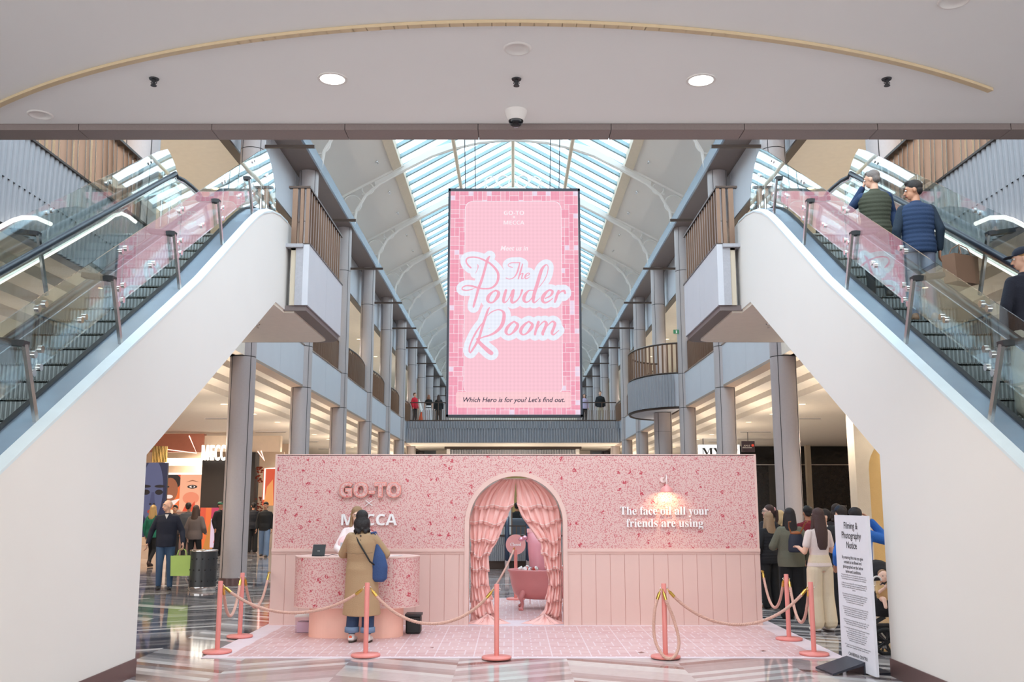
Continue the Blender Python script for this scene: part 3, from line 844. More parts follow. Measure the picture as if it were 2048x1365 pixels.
    # --- outer glass barriers: tall panes on steel posts with paired clamps
    for X, nm, lab in ((XE + .14, 'near', 'nearer the hall'), (5.72, 'far', 'on the far side of the steps')):
        g = t
        def gt(y): return 3.23 + .583 * (y - 7.5)
        joints = [4.9, 6.48, 8.08, 9.69, 11.3, 12.88, 14.3]
        yend = 15.9
        for a, b in zip(joints, joints[1:] + [yend]):
            a += .006; b -= .006
            if b < yend - .1:
                pts = [(a, gt(a)), (b, gt(b)), (b, zn(b) + .77), (a, zn(a) + .77)]
            else:
                zt = gt(14.9); pts = [(a, gt(a)), (14.55, gt(14.55))] + [(14.9 + .0 + .95 * math.sin(math.radians(q)) - .05, zt - .95 + .02 + .95 * math.cos(math.radians(q))) for q in range(8, 91, 12)] + [(yend - .1, ZF + .45), (15.2, ZF + .45), (14.6, zn(14.6) + .72), (a, zn(a) + .77)]
            m = B().use(GLASS2); m.prism(pts, 'x', X, X + .012); m.build('glass_pane', parent=g)
        for j, y in enumerate(joints[1:]):
            # post leaning square to the slope
            zb = min(up(y), ZF + .25) + .03
            if nm == 'near' or j in (1, 3):
                m = B().use(STEEL); m.obox((X - .035, y + .02, zb - .06), (X - .035, y - .3, zb + .62), .03, .055, up=(0, 1, 0)); m.build('post', parent=g)
                m = B().use(DARK); m.obox((X - .05, y - .3, zb + .62), (X + .27, y - .3, zb + .66), .1, .05, up=(0, 0, 1)); m.build('bracket', parent=g)
            for dz in ((1.02, .62, .46) if nm == 'near' else (1.0,)):
                m = B().use(CHROME); z = gt(y) - .1 - (1.02 - dz)
                for q in (-.055, .055):
                    m.tube([(X - .012, y + q, z + q * .58), (X + .026, y + q, z + q * .58)], .032, 14)
                m.obox((X + .03, y - .06, z - .03), (X + .03, y + .06, z + .03), .02, .02); m.build('clamp', parent=g)
            if nm == 'near' and j < 6:
                ym = y + .8; m = B().use(CHROME); z = gt(ym) - .52
                for q in (-.04, .04): m.tube([(X - .012, ym + q, z + q * .58), (X + .026, ym + q, z + q * .58)], .03, 14)
                m.build('clamp', parent=g)
        if s < 0 or True:
            for y in (15.0, 15.35, 15.8):
                m = B().use(STEEL); m.cyl((X + .05, y, ZF), (X + .05, y, ZF + .95), .024, 10); m.build('post', parent=g)
    return t
escalator(-1); escalator(1)

# glowing curved tubes standing in for white reflections in the escalator glass
REFLECTION = emit('white_glass_reflection', (255, 252, 246), 1.6)
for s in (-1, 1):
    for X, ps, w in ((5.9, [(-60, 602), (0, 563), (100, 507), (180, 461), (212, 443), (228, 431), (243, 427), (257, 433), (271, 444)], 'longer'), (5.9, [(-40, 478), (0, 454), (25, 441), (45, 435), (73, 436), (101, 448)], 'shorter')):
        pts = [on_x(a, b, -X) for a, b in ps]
        mb = MB().use(REFLECTION); mb.mir = -1 if s > 0 else 1
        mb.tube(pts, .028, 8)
        o = mb.build('curved_reflection'); tag(o, '%s curved white reflection in the glass of the %s escalator, built as a glowing tube' % (w, SIDE[s]), 'light', 'curved glass reflections at the %s escalator' % SIDE[s])

# ---- landing balconies at the head of the escalators
XB, YA, YZ = 3.55, 16.06, 19.5
ap_y = esc(552, 588)[0]
for s in (-1, 1):
    W = SIDE[s]
    mb = MB(); mb.mir = s
    mb.use(CONC).box(XB + .1, 3.78, YA, YA + .1, ZS + .12, ZF)
    mb.use(PANEL).box(XB, XB + .1, YA, YA + 1.6 - .004, ZS + .12, ZF); mb.box(XB, XB + .1, YA + 1.604, YZ - .25, ZS + .12, ZF)
    c = [(XB + .3 - .3 * math.cos(math.radians(a)), YZ - .3 + .3 * math.sin(math.radians(a))) for a in range(0, 91, 15)]
    mb.prism([(XB, YZ - .3)] + c + [(XB + .3, YZ - .1), (XB + .1, YZ - .3)], 'z', ZS + .12, ZF)
    mb.box(XB + .3, 6.0, YZ - .1, YZ, ZS + .12, ZF)
    mb.use(mat('beige_edge_strip', (196, 184, 164), .6)).box(3.78, 3.87, YA + .02, YA + .1, ZS + .12, ZF); mb.use(WHITE).box(3.87, 4.0, YA + .3, YA + .4, ZS + .06, ZF)
    mb.use(DARKSOF)
    c2 = [(XB + .35 - .3 * math.cos(math.radians(a)), YZ - .35 + .3 * math.sin(math.radians(a))) for a in range(0, 91, 15)]
    mb.prism([(XB + .03, YA + .05), (XB + .03, YZ - .3)] + c2 + [(6.0, YZ - .04), (6.0, YA + .05)], 'z', ZS + .03, ZS + .12)
    mb.use(CREAM)
    mb.prism([(XE + .02, ap_y), (XE + .02, YA + .1), (XB + .25, YA + .1), (XB + .25, YZ - .55)] + [(XB + .55 - .3 * math.cos(math.radians(a)), YZ - .55 + .3 * math.sin(math.radians(a))) for a in range(0, 91, 15)] + [(6.0, YZ - .25), (6.0, ap_y)], 'z', ZS, ZS + .05)
    mb.use(CONC).box(XB + .1, 6.1, 16.0, YZ - .1, ZF - .06, ZF)
    mb.use(BRONZED).box(XB - .01, XB + .12, YA, YZ - .2, ZF, ZF + .025)
    mb.use(CREAM).box(6.0, 6.62, 14.9, Y0, ZS, ZS + .28)
    struct(mb.build('balcony_slab'))
    sprinkler((s * 4.7, 17.2, ZS), 'small sprinkler under the %s landing soffit' % W, 'sprinklers under the landings', 1.0)
    t = thing('landing_railing', 'bronze railing of flat bars on the %s landing above the escalator' % W, 'railing', (s * XB, 17.6, ZF))
    mb = MB().use(BRONZE); mb.mir = s; mb.box(XB + .03, XB + .09, YA + .02, YA + .07, ZF + .02, ZF + 1.03); mb.box(XB + .13, XB + .19, YA + .02, YA + .07, ZF + .02, ZF + 1.03); mb.box(XB + .24, XB + .33, YA + .02, YA + .07, ZF - .1, ZF + 1.03); mb.build('end_post', parent=t)
    y = YA + .25; i = 0
    while y < YZ - .25:
        mb = MB().use(BRONZE); mb.mir = s; mb.box(XB + .035, XB + .085, y - (.035 if i % 3 else .05), y + .02, ZF + .02, ZF + 1.02); mb.build('baluster', parent=t)
        y += .215; i += 1
    mb = MB().use(BRONZED); mb.mir = s; mb.box(XB + .02, XB + .1, YA, YZ - .2, ZF + 1.03, ZF + 1.065); mb.box(XB + .1, XB + .4, YA, YA + .09, ZF + 1.03, ZF + 1.065); mb.build('top_rail', parent=t)
# ================================================================ HANGING SCREEN
SY = 23.0
xl, xr = on_y(897, 378, SY).x, on_y(1160, 378, SY).x
zt, zb = on_y(1026, 377, SY).z, on_y(1026, 834, SY).z
SW, SH = xr - xl, zt - zb
xm = (xl + xr) / 2
scr = thing('hanging_led_screen', 'tall pink advertising screen hanging in the middle of the hall', 'screen', (xm, SY, zb))
mb = MB().use(mat('navy_black_screen_casing', (28, 34, 50), .4)); mb.box(xl, xr, SY + .03, SY + .32, zb, zt); mb.box(xl, xr, SY, SY + .03, zt - .07, zt); mb.box(xl, xr, SY, SY + .03, zb, zb + .05); mb.box(xl, xl + .055, SY, SY + .03, zb, zt); mb.box(xr - .055, xr, SY, SY + .03, zb, zt); mb.build('casing', parent=scr)
def sp(px, py):     # a point of the artwork, in photo pixels, on the display plane
    p = on_y(px, py, SY); return p.x, p.z
ix0, ix1, iz0, iz1 = xl + .055, xr - .055, zb + .05, zt - .07
disp_o = None
mb = MB().use(led('led_grout_pink', (250, 226, 236))); mb.box(ix0, ix1, SY + .02, SY + .028, iz0, iz1)
disp = mb.build('display', parent=scr)
# border of little tiles
T1, T2, T3 = led('led_tile_rose', (242, 160, 182)), led('led_tile_rose_light', (245, 176, 194)), led('led_tile_lilac', (238, 216, 236))
rnd = random.Random(11)
g = .011; u = .118
def tile(mb, x0, x1, z0, z1, q):
    x0, x1, z0, z1 = max(x0, ix0), min(x1, ix1), max(z0, iz0), min(z1, iz1)
    if x1 - x0 > .02 and z1 - z0 > .02:
        mb.use(q).add([(x0 + g / 2, SY + .0185, z0 + g / 2), (x1 - g / 2, SY + .0185, z0 + g / 2), (x1 - g / 2, SY + .0185, z1 - g / 2), (x0 + g / 2, SY + .0185, z1 - g / 2)], [(0, 1, 2, 3)])
mb = MB()
nx, nz = int((ix1 - ix0) / u) + 1, int((iz1 - iz0) / u) + 1
u = (ix1 - ix0) / nx; uz = (iz1 - iz0) / nz
taken = set()
for j in range(nz):
    for i in range(nx):
        if 3 < i < nx - 4 and 2 < j < nz - 3: continue
        if (i, j) in taken: continue
        opt = [(1, 1), (2, 1), (1, 2), (2, 2), (2, 1), (1, 2)]
        rnd.shuffle(opt)
        for a, b in opt:
            cells = [(i + p, j + q) for p in range(a) for q in range(b)]
            if all(c not in taken and c[0] < nx and c[1] < nz for c in cells): break
        else: a = b = 1; cells = [(i, j)]
        taken.update(cells)
        q = T3 if (a * b == 1 and rnd.random() < .55) else rnd.choice((T1, T1, T2))
        tile(mb, ix0 + i * u, ix0 + (i + a) * u, iz0 + j * uz, iz0 + (j + b) * uz, q)
o = mb.build('tile_border', parent=disp)
def flat(mb, pts, d):   # a flat shape in front of the display, d = layer
    mb.add([(x, SY + .018 - d * .0015, z) for x, z in pts], [list(range(len(pts)))])
def rrect(x0, x1, z0, z1, r, top=True, bot=True):
    p = []
    for cx, cz, a, on in ((x1 - r, z1 - r, 0, top), (x0 + r, z1 - r, 90, top), (x0 + r, z0 + r, 180, bot), (x1 - r, z0 + r, 270, bot)):
        if on: p += arc((cx, cz), r, a, a + 90, 8)
        else: p.append((x1 if a in (0, 270) else x0, z1 if a < 180 else z0))
    return p
px0, pz1 = sp(930, 402); px1, pz0 = sp(1126, 768)
pz0 = sp(1026, 788)[1]
mb = MB().use(led('led_white_line', (250, 236, 244))); flat(mb, rrect(px0, px1, pz0, pz1, .2), 1); mb.build('panel_outline', parent=disp)
mb = MB().use(led('led_panel_pink', (250, 196, 210))); flat(mb, rrect(px0 + .015, px1 - .015, pz0, pz1 - .015, .19), 2); mb.build('centre_panel', parent=disp)
cx0, cz1 = sp(912, 784); cx1, cz0 = sp(1142, 816)
mb = MB().use(led('led_caption_pink', (252, 202, 208))); flat(mb, rrect(cx0, cx1, cz0, cz1, .06), 3); mb.build('caption_panel', parent=disp)
LW = led('led_lettering_white', (255, 240, 246)); LN = led('led_lettering_navy', (44, 38, 66))
def stext(body, px, py, hpx, wpx, m, shear=0, off=.004, nm='lettering', d=5):
    x, z = sp(px, py); w = wpx / FOC * SY
    return text(body, nm, m, (x, SY + .018 - d * .0015, z), hpx / FOC * SY / .7, disp, shear=shear, offset=off, width=w)
stext('𝗚𝗢-𝗧𝗢', 1028, 430, 9, 42, LW, 0, 0); stext('×', 1028, 438, 8, 5, LW); stext('𝗠𝗘𝗖𝗖𝗔', 1027.5, 449, 8, 43, LW, 0, 0)
stext('Meet us in', 1028, 501, 10, 57, LW, .25, .003)
stext('Which Hero is for you? Let’s find out.', 1027, 804.5, 9.5, 204, LN, .25, .002)
# script lettering: a white halo, then pink strokes
HAL = led('led_halo_white', (236, 240, 252)); PKL = led('led_script_pink', (246, 172, 192))
halo = MB().use(HAL)
def stroke(mb, pts, rad, d, closed=False):
    """a painted stroke through photo pixels (px, py[, half width])"""
    P = []
    for i in range(len(pts) - 1):
        p0 = pts[max(i - 1, 0)]; p1 = pts[i]; p2 = pts[i + 1]; p3 = pts[min(i + 2, len(pts) - 1)]
        for k in range(6):
            t = k / 6
            P.append(tuple(.5 * (2 * p1[q] + (p2[q] - p0[q]) * t + (2 * p0[q] - 5 * p1[q] + 4 * p2[q] - p3[q]) * t * t + (3 * p1[q] - p0[q] - 3 * p2[q] + p3[q]) * t ** 3) for q in range(len(p1))))
    P.append(pts[-1])
    k = SY / FOC
    W = [(*sp(p[0], p[1]), (p[2] if len(p) > 2 and rad is None else rad) * k) for p in P]
    L = []; R = []
    for i, (x, z, r) in enumerate(W):
        a = W[max(i - 1, 0)]; b = W[min(i + 1, len(W) - 1)]
        dx, dz = b[0] - a[0], b[1] - a[1]; q = math.hypot(dx, dz) or 1
        nx_, nz_ = -dz / q * r, dx / q * r
        L.append((x + nx_, z + nz_)); R.append((x - nx_, z - nz_))
    for i in range(len(W) - 1):
        flat(mb, [L[i], R[i], R[i + 1], L[i + 1]], d)
    for e in ((W[0], W[-1]) if rad is None else W[::2]):
        flat(mb, [(e[0] + e[2] * math.cos(a * PI / 8), e[1] + e[2] * math.sin(a * PI / 8)) for a in range(16)], d)
def C1(*p): return [(x / 8.533 + 910, y / 8.533 + 500, w / 8.533) for x, y, w in p]
def C2(*p): return [(x / 8.533 + 910, y / 8.533 + 600, w / 8.533) for x, y, w in p]
def oval(dx): return ((1010 + dx, 370, 14), (950 + dx, 410, 20), (890 + dx, 480, 28), (870 + dx, 550, 26), (910 + dx, 595, 14), (975 + dx, 570, 16), (1045 + dx, 490, 30), (1070 + dx, 420, 24), (1010 + dx, 370, 14))
LETTERS = [
  [C1((270,305,14),(215,250,14),(190,190,14),(215,140,14),(300,122,12),(400,135,13),(500,175,16),(590,225,18),(680,310,20),(735,400,22),(735,500,22),(700,585,20),(620,650,16),(500,662,14),(400,650,16),(300,620,16),(200,610,12),(130,640,10),(130,678,12),(200,690,12),(280,675,8),(330,655,6)),
   C1((595,105,8),(560,155,24),(530,250,22),(490,400,22),(440,560,24),(400,660,24),(365,790,22),(325,930,20),(315,975,14))],
  [C1((385,250,5),(395,275,10),(385,330,6),(350,400,3))],
  [C1((980,298,8),(920,280,7),(910,250,7),(960,222,8),(1040,218,9),(1110,218,9)), C1((1105,225,9),(1085,310,15),(1050,410,13),(1000,475,9),(930,498,8),(870,480,7))],
  [C1((1155,240,9),(1130,330,15),(1100,430,13),(1080,495,11)), C1((1090,450,5),(1130,410,7),(1160,400,10),(1145,450,12),(1140,490,11),(1165,490,5),(1200,450,4))],
  [C1((1210,450,7),(1255,430,7),(1270,405,9),(1245,395,8),(1205,430,11),(1195,470,12),(1215,492,10),(1255,475,6),(1280,455,4))],
  [C1((700,690,14),(640,720,16),(575,790,30),(560,860,28),(600,900,16),(660,885,16),(725,800,30),(745,730,26),(700,690,14))],
  [C1((870,690,22),(850,760,26),(828,850,26),(835,895,18),(880,880,9),(930,810,8),(985,700,22)), C1((1000,690,22),(985,770,26),(965,860,26),(985,900,20),(1050,870,14),(1110,790,12),(1145,690,20))],
  [C1((1340,690,8),(1260,695,12),(1195,770,28),(1175,850,28),(1210,892,16),(1270,870,10),(1340,780,8)), C1((1330,840,26),(1360,720,30),(1400,600,30),(1440,460,30),(1480,340,26),(1530,270,16),(1570,255,8),(1590,300,8),(1570,420,8),(1510,540,7),(1430,640,6)), C1((1345,800,28),(1335,870,24),(1355,900,14),(1410,860,7),(1450,820,5))],
  [C1((1540,830,10),(1620,790,14),(1660,740,22),(1660,700,20),(1600,690,16),(1520,770,30),(1490,850,28),(1530,900,18),(1600,880,12),(1665,830,8))],
  [C1((1770,700,20),(1745,760,24),(1720,840,24),(1705,890,16)), C1((1740,790,7),(1800,720,12),(1860,700,22),(1880,740,18))],
  [C2((590,130,8),(560,180,18),(520,300,22),(470,450,22),(430,590,22),(400,680,24),(350,770,20),(300,850,18),(270,895,12)), C2((480,380,6),(420,460,12),(350,570,16),(290,690,14),(250,800,14),(245,880,14),(265,905,10)),
   C2((560,270,6),(620,210,10),(720,170,10),(790,180,14),(835,230,26),(830,340,32),(790,450,30),(700,545,24),(600,600,16),(500,630,12),(420,660,10)), C2((380,670,20),(420,730,30),(500,810,34),(580,880,38),(620,910,36))],
  [C2(*oval(0))], [C2(*oval(250))],
  [C2((1425,380,24),(1400,460,24),(1375,540,22),(1365,590,20)), C2((1390,520,7),(1450,430,9),(1520,370,14),(1560,400,26),(1540,470,26),(1500,560,26),(1500,590,22)), C2((1520,520,7),(1590,430,9),(1660,370,14),(1705,400,24),(1690,470,24),(1655,560,24),(1680,595,14),(1730,560,8),(1775,520,6))]]
for L_ in LETTERS:
    for q in L_: stroke(halo, [(x, y, w + 90 / 8.533) for x, y, w in q], None, 4)
for q in (C1((820,560,105),(1300,560,105)), C1((430,280,80),(600,520,90)), C1((900,400,100),(1250,430,100)), C1((1400,560,90),(1500,420,80)), C1((560,790,110),(1850,770,110)), C1((380,760,90),(600,880,90)), C2((900,480,110),(1740,485,110)), C2((540,420,80),(720,330,90)), C2((380,560,60),(340,820,60))): stroke(halo, q, None, 4)
halo.build('script_halo', parent=disp)
for L_ in LETTERS:
    mb = MB().use(PKL)
    for q in L_: stroke(mb, q, None, 6)
    mb.build('script_letter', parent=disp)
# cables up to the roof ribs
for a, b in (((931, 378), (905, 276)), ((951, 378), (1000, 276)), ((1118, 378), (1136, 276)), ((1100, 378), (1060, 276))):
    p0 = on_y(a[0], a[1], SY + .1); 
    x1 = p0.x * 1.05
    mb = MB().use(DARK); mb.tube([p0, (p0.x * 1.12, SY + .6, up_line(abs(p0.x) * 1.1) - .25)], .012, 6)
    o = mb.build('hanging_cable', parent=scr)

# ================================================================ THE PINK POP-UP ROOM
WY = 14.42
wl0, wr0 = on_z(537, 1252, 0), on_z(1526, 1250, 0)
WX0, WX1 = -3.58, 3.66
WZ = 2.485; CH = 1.06                # wall height, chair rail
AX, AR, AS = .045, .70, 1.47         # arch centre, inner radius, springing height
pop = thing('popup_wall', 'long pink floral wall of the pop-up room with an arched doorway', 'wall display', (0, WY, 0))
def arch_strip(mb, y, r0, z0):
    """front face pieces around the doorway, from z0 up to the top"""
    n = 24
    A_ = arc((AX, AS), r0, 180, 0, n)
    for (a, b), (c, d) in zip(A_, A_[1:]): mb.add([(a, y, b), (c, y, d), (c, y, WZ), (a, y, WZ)], [(0, 1, 2, 3)])
    mb.add([(WX0, y, z0), (AX - r0, y, z0), (AX - r0, y, WZ), (WX0, y, WZ)], [(0, 1, 2, 3)])
    mb.add([(AX + r0, y, z0), (WX1, y, z0), (WX1, y, WZ), (AX + r0, y, WZ)], [(0, 1, 2, 3)])
mb = MB().use(FLORAL); arch_strip(mb, WY, AR + .05, CH); mb.build('wallpaper', parent=pop)
mb = MB().use(PINKW); arch_strip(mb, WY + .22, AR + .03, 0)
for a, b in ((AX - AR - .03, 0), (AX + AR + .03, 0)): mb.box(a - .004, a + .004, WY + .003, WY + .22, 0, AS)
A_ = arc((AX, AS), AR + .03, 180, 0, 24)
for (a, b), (c, d) in zip(A_, A_[1:]): mb.add([(a, WY + .002, b), (c, WY + .002, d), (c, WY + .22, d), (a, WY + .22, b)], [(0, 1, 2, 3)])
mb.box(WX0 - .0, WX0 + .01, WY + .004, WY + .22, 0, WZ); mb.box(WX1 - .01, WX1, WY + .004, WY + .22, 0, WZ); mb.box(WX0, WX1, WY, WY + .22, WZ - .01, WZ + .012)
mb.build('core_panel', parent=pop)
mb = MB().use(PINKT)
for x0, x1 in ((WX0, WX0 + .03), (WX1 - .03, WX1)): mb.box(x0, x1, WY - .008, WY, CH, WZ)
mb.build('edge_trim', parent=pop)
# wainscot boards
mb = MB().use(PINKW); bw = .214
for a, b in ((WX0, AX - AR - .05), (AX + AR + .05, WX1)):
    x = a
    while x < b - .01:
        e = min(x + bw, b); mb.box(x + .003, e - .003, WY - .012, WY + .02, .0, CH); x += bw
mb.use(mat('wainscot_groove_pink', (214, 160, 148), .6))
for a, b in ((WX0, AX - AR - .05), (AX + AR + .05, WX1)): mb.box(a, b, WY - .004, WY + .01, 0, CH)
mb.build('wainscot', parent=pop)
mb = MB().use(PINKT)
for a, b in ((WX0, AX - AR - .06), (AX + AR + .06, WX1)):
    mb.box(a, b, WY - .035, WY, CH + .0, CH + .045); mb.box(a, b, WY - .022, WY, CH - .03, CH)
mb.build('chair_rail', parent=pop)
mb = MB().use(PINKT); n = 32
o_ = arc((AX, AS), AR + .065, 180, 0, n); i_ = arc((AX, AS), AR, 180, 0, n)
oo = [(AX - AR - .065, 0)] + o_ + [(AX + AR + .065, 0)]; ii = [(AX - AR, 0)] + i_ + [(AX + AR, 0)]
vs = []; fs = []
for (a, b), (c, d) in zip(oo, ii): vs += [(a, WY - .03, b), (c, WY - .03, d), (a, WY + .02, b), (c, WY + .2, d)]
for k in range(len(oo) - 1):
    q = 4 * k; fs += [(q, q + 1, q + 5, q + 4), (q, q + 4, q + 6, q + 2), (q + 1, q + 3, q + 7, q + 5)]
mb.add(vs, fs); mb.build('arch_frame', parent=pop)
# lettering fixed on the wall
def wall_text(body, px, py, hpx, wpx, m, nm, ext=.012, off=.0, cap=.7, dy=.02):
    p = on_y(px, py, WY)
    return text(body, nm, m, (p.x, WY - dy, p.z), hpx / FOC * 1.0 * WY / cap * .99, pop, ext=ext, offset=off, width=wpx / FOC * WY * .985)
ROSE = mat('rose_metal_letter_edge', (206, 132, 122), .25, .4)
wall_text('𝗚𝗢-𝗧𝗢', 741, 994, 26, 124, ROSE, 'lettering', .02, .012, .7, .03)
o = wall_text('𝗚𝗢-𝗧𝗢', 741, 993.5, 25.5, 120, FLORAL, 'lettering_face', .004, 0, .7, .054)
wall_text('×', 738, 1018, 14, 14, WLET, 'lettering', .008, -.006, .45)
wall_text('𝗠𝗘𝗖𝗖𝗔', 737, 1051, 21, 111, WLET, 'lettering', .012, 0)
wall_text('𝐓𝐡𝐞 𝐟𝐚𝐜𝐞 𝐨𝐢𝐥 𝐚𝐥𝐥 𝐲𝐨𝐮𝐫', 1328, 1030, 15.5, 177, WLET, 'lettering', .01, 0, .68)
wall_text('𝐟𝐫𝐢𝐞𝐧𝐝𝐬 𝐚𝐫𝐞 𝐮𝐬𝐢𝐧𝐠', 1329, 1054.5, 15.5, 153, WLET, 'lettering', .01, 0, .68)
# wall lamp
p = on_y(1330, 978, WY); lx, lz = p.x, p.z
t = thing('wall_lamp', 'pink gooseneck wall lamp glowing above the white slogan', 'lamp', (lx, WY, lz))
mb = MB().use(mat('pale_lamp_metal', (226, 200, 196), .3, .3)); mb.lathe((0, 0, 0), [(.001, 0)], 4)
mb = MB().use(mat('pale_lamp_metal', (226, 200, 196), .3, .3))
mb.tube([(lx - .03, WY, lz + .13), (lx - .03, WY - .03, lz + .13)], .045, 16)
mb.tube([(lx - .03, WY - .02, lz + .13), (lx - .01, WY - .06, lz + .16), (lx, WY - .12, lz + .2), (lx, WY - .16, lz + .17), (lx, WY - .17, lz + .08), (lx, WY - .17, lz + .05)], .011, 8)
mb.build('arm', parent=t)
mb = MB().use(mat('pink_lamp_enamel', (226, 150, 146), .3)); vs = []
mb.lathe((lx, WY - .17, lz), [(.022, .06), (.03, .035), (.055, .025), (.085, .0), (.1, -.045), (.102, -.05), (.097, -.05), (.08, -.004), (.05, .018), (.02, .024)], 28); mb.build('lamp_shade', parent=t)
mb = MB().use(emit('lamp_bulb', (255, 210, 150), 14)); mb.ball((lx, WY - .17, lz - .015), .026, 12, 8); mb.build('bulb', parent=t)
spot_light('wall_lamp_glow', (lx, WY - .17, lz - .04), 13, (1, .66, .34), rot=(math.radians(30), 0, 0), size=2.5, blend=.9, r=.025)

# floor mat
fl, fr = -3.62, 3.86
t = thing('printed_floor_mat', 'large pale pink tile-print floor mat in front of and through the pink room', 'floor mat', (0, 11.47, 0))
mb = MB().use(mat('pale_lilac_mat_border', (226, 208, 214), .5)); mb.box(fl, fr, 11.47, 18.4, 0.0005, .006); mb.build('border', parent=t)
mb = MB().use(PTILE); mb.box(fl + .28, fr - .28, 11.56, WY - .12, .006, .0085); mb.box(-2.0, 2.0, 15.0, 18.3, .006, .0085); mb.build('tile_print', parent=t)
for x, y, r in ((1.53, 11.83, .05), (3.02, 11.95, .05), (-1.0, 12.2, .03)):
    mb = MB().use(mat('dry_leaf_brown', (150, 78, 52), .8)); mb.add([(x - r, y, .012), (x, y - r * .4, .02), (x + r, y + .01, .013), (x + .01, y + r * .5, .018)], [(0, 1, 2, 3)])
    o = mb.build('dry_leaf'); tag(o, 'small dry brown leaf lying on the pink tile mat', 'leaf', 'dry leaves on the mat')

# ruffled curtains in the arch
CLOTH = mat('pink_curtain_cloth', (242, 190, 182), .8, noise=(4, .05)); CLOTH2 = mat('white_curtain_piping', (248, 232, 228), .7)
mb = MB().use(PINKT); mb.cyl((AX - .68, WY + .3, 2.13), (AX + .68, WY + .3, 2.13), .012, 10)
tag(mb.build('curtain_rod'), 'slim pink rod across the top of the arched doorway', 'rod')
def curtain(s, lab):
    t = thing('ruffled_curtain', lab, 'curtain', (AX + s * .6, WY + .3, 0), 'ruffled curtains in the arch')
    # inner edge (distance from the arch centre) by height, from the photo
    E_ = [(0.0, .12), (.08, .28), (.2, .34), (.55, .42), (.80, .43), (1.02, .42), (1.18, .30), (1.35, .21), (1.55, .13), (1.75, .04), (1.95, .015), (2.15, .0)]
    if s > 0: E_ = [(0.0, .22), (.08, .34), (.2, .44), (.55, .50), (.80, .46), (1.02, .40), (1.18, .38), (1.35, .27), (1.55, .10), (1.75, .02), (1.95, .0), (2.15, .0)]
    def inner(z):
        for (a, b), (c, d) in zip(E_, E_[1:]):
            if a <= z <= c: return b + (d - b) * (z - a) / (c - a)
        return E_[0][1] if z < 0 else 0
    def outer(z):
        if z <= AS: return AR - .015
        return math.sqrt(max((AR - .01) ** 2 - (z - AS) ** 2, .0004)) if z < AS + AR - .02 else .12
    tiers = [(2.13, 1.72), (1.86, 1.48), (1.60, 1.22), (1.34, 1.0), (1.12, .78), (.88, .55), (.66, .32), (.42, .12), (.22, .004)]
    for j, (z1, z0) in enumerate(tiers):
        nx_, nz_ = 44, 10; vs = []; fs = []
        ph = s * 2.1 * j + j * j; yb = WY + .34 - .012 * (len(tiers) - j) - .0
        for b in range(nz_ + 1):
            f = b / nz_
            for a in range(nx_ + 1):
                g_ = a / nx_
                zz = z1 + (z0 - z1) * f
                sag = -.05 * math.sin(PI * g_) * (1 if j < 4 else .3) * f - .03 * f * math.sin(g_ * 9 + ph)
                z = zz + sag
                xi, xo = inner(zz), outer(min(zz, 2.12))
                if zz < 1.1 and f > .2: xo = xo - .0; xi = xi - .02 * f * (1 + .6 * math.sin(j * 2.3))
                x = xi + (xo - xi) * g_
                am = (.008 + .028 * f)
                y = yb + am * math.sin(g_ * 34 + ph + 1.2 * math.sin(f * 3 + g_ * 5)) + .01 * math.sin(g_ * 71 + j) - .05 * f
                x += .012 * math.sin(g_ * 50 + f * 4 + ph) * f
                vs.append((AX + s * x, y, max(z, .006)))
        for b in range(nz_):
            for a in range(nx_):
                i = b * (nx_ + 1) + a; q = (i, i + 1, i + nx_ + 2, i + nx_ + 1); fs.append(q)
        m = MB().use(CLOTH); m.add(vs, fs, True); o = m.build('ruffle', parent=t)
        so = o.modifiers.new('thickness', 'SOLIDIFY'); so.thickness = .004
        m = MB().use(CLOTH2)
        row = vs[(nz_ - 1) * (nx_ + 1) // 1:][:nx_ + 1] if j < 5 else vs[3 * (nx_ + 1):][:nx_ + 1]
        m.tube([(x, y - .006, z) for x, y, z in row], .005, 5); m.build('piping', parent=o)
    # pool of cloth on the floor
    m = MB().use(CLOTH); vs = []; fs = []; n = 40
    for k in range(n + 1):
        g_ = k / n
        for q in range(6):
            r = q / 5; a_ = PI * g_
            vs.append((AX + s * (.42 - (.30 + .10 * math.sin(g_ * 23)) * math.cos(a_) * r * .9), WY + .22 - .22 * math.sin(a_) * r + .012 * math.sin(k * 1.9), .008 + .09 * (1 - r) ** 1.0 * (1 + .5 * math.sin(k * 1.3 + q))))
    for k in range(n):
        for q in range(5): i = k * 6 + q; fs.append((i, i + 1, i + 7, i + 6))
    m.add(vs, fs, True); m.build('train', parent=t)
curtain(-1, 'ruffled pink curtain gathered to the left of the doorway')
curtain(1, 'ruffled pink curtain gathered to the right, overlapping the bathtub')

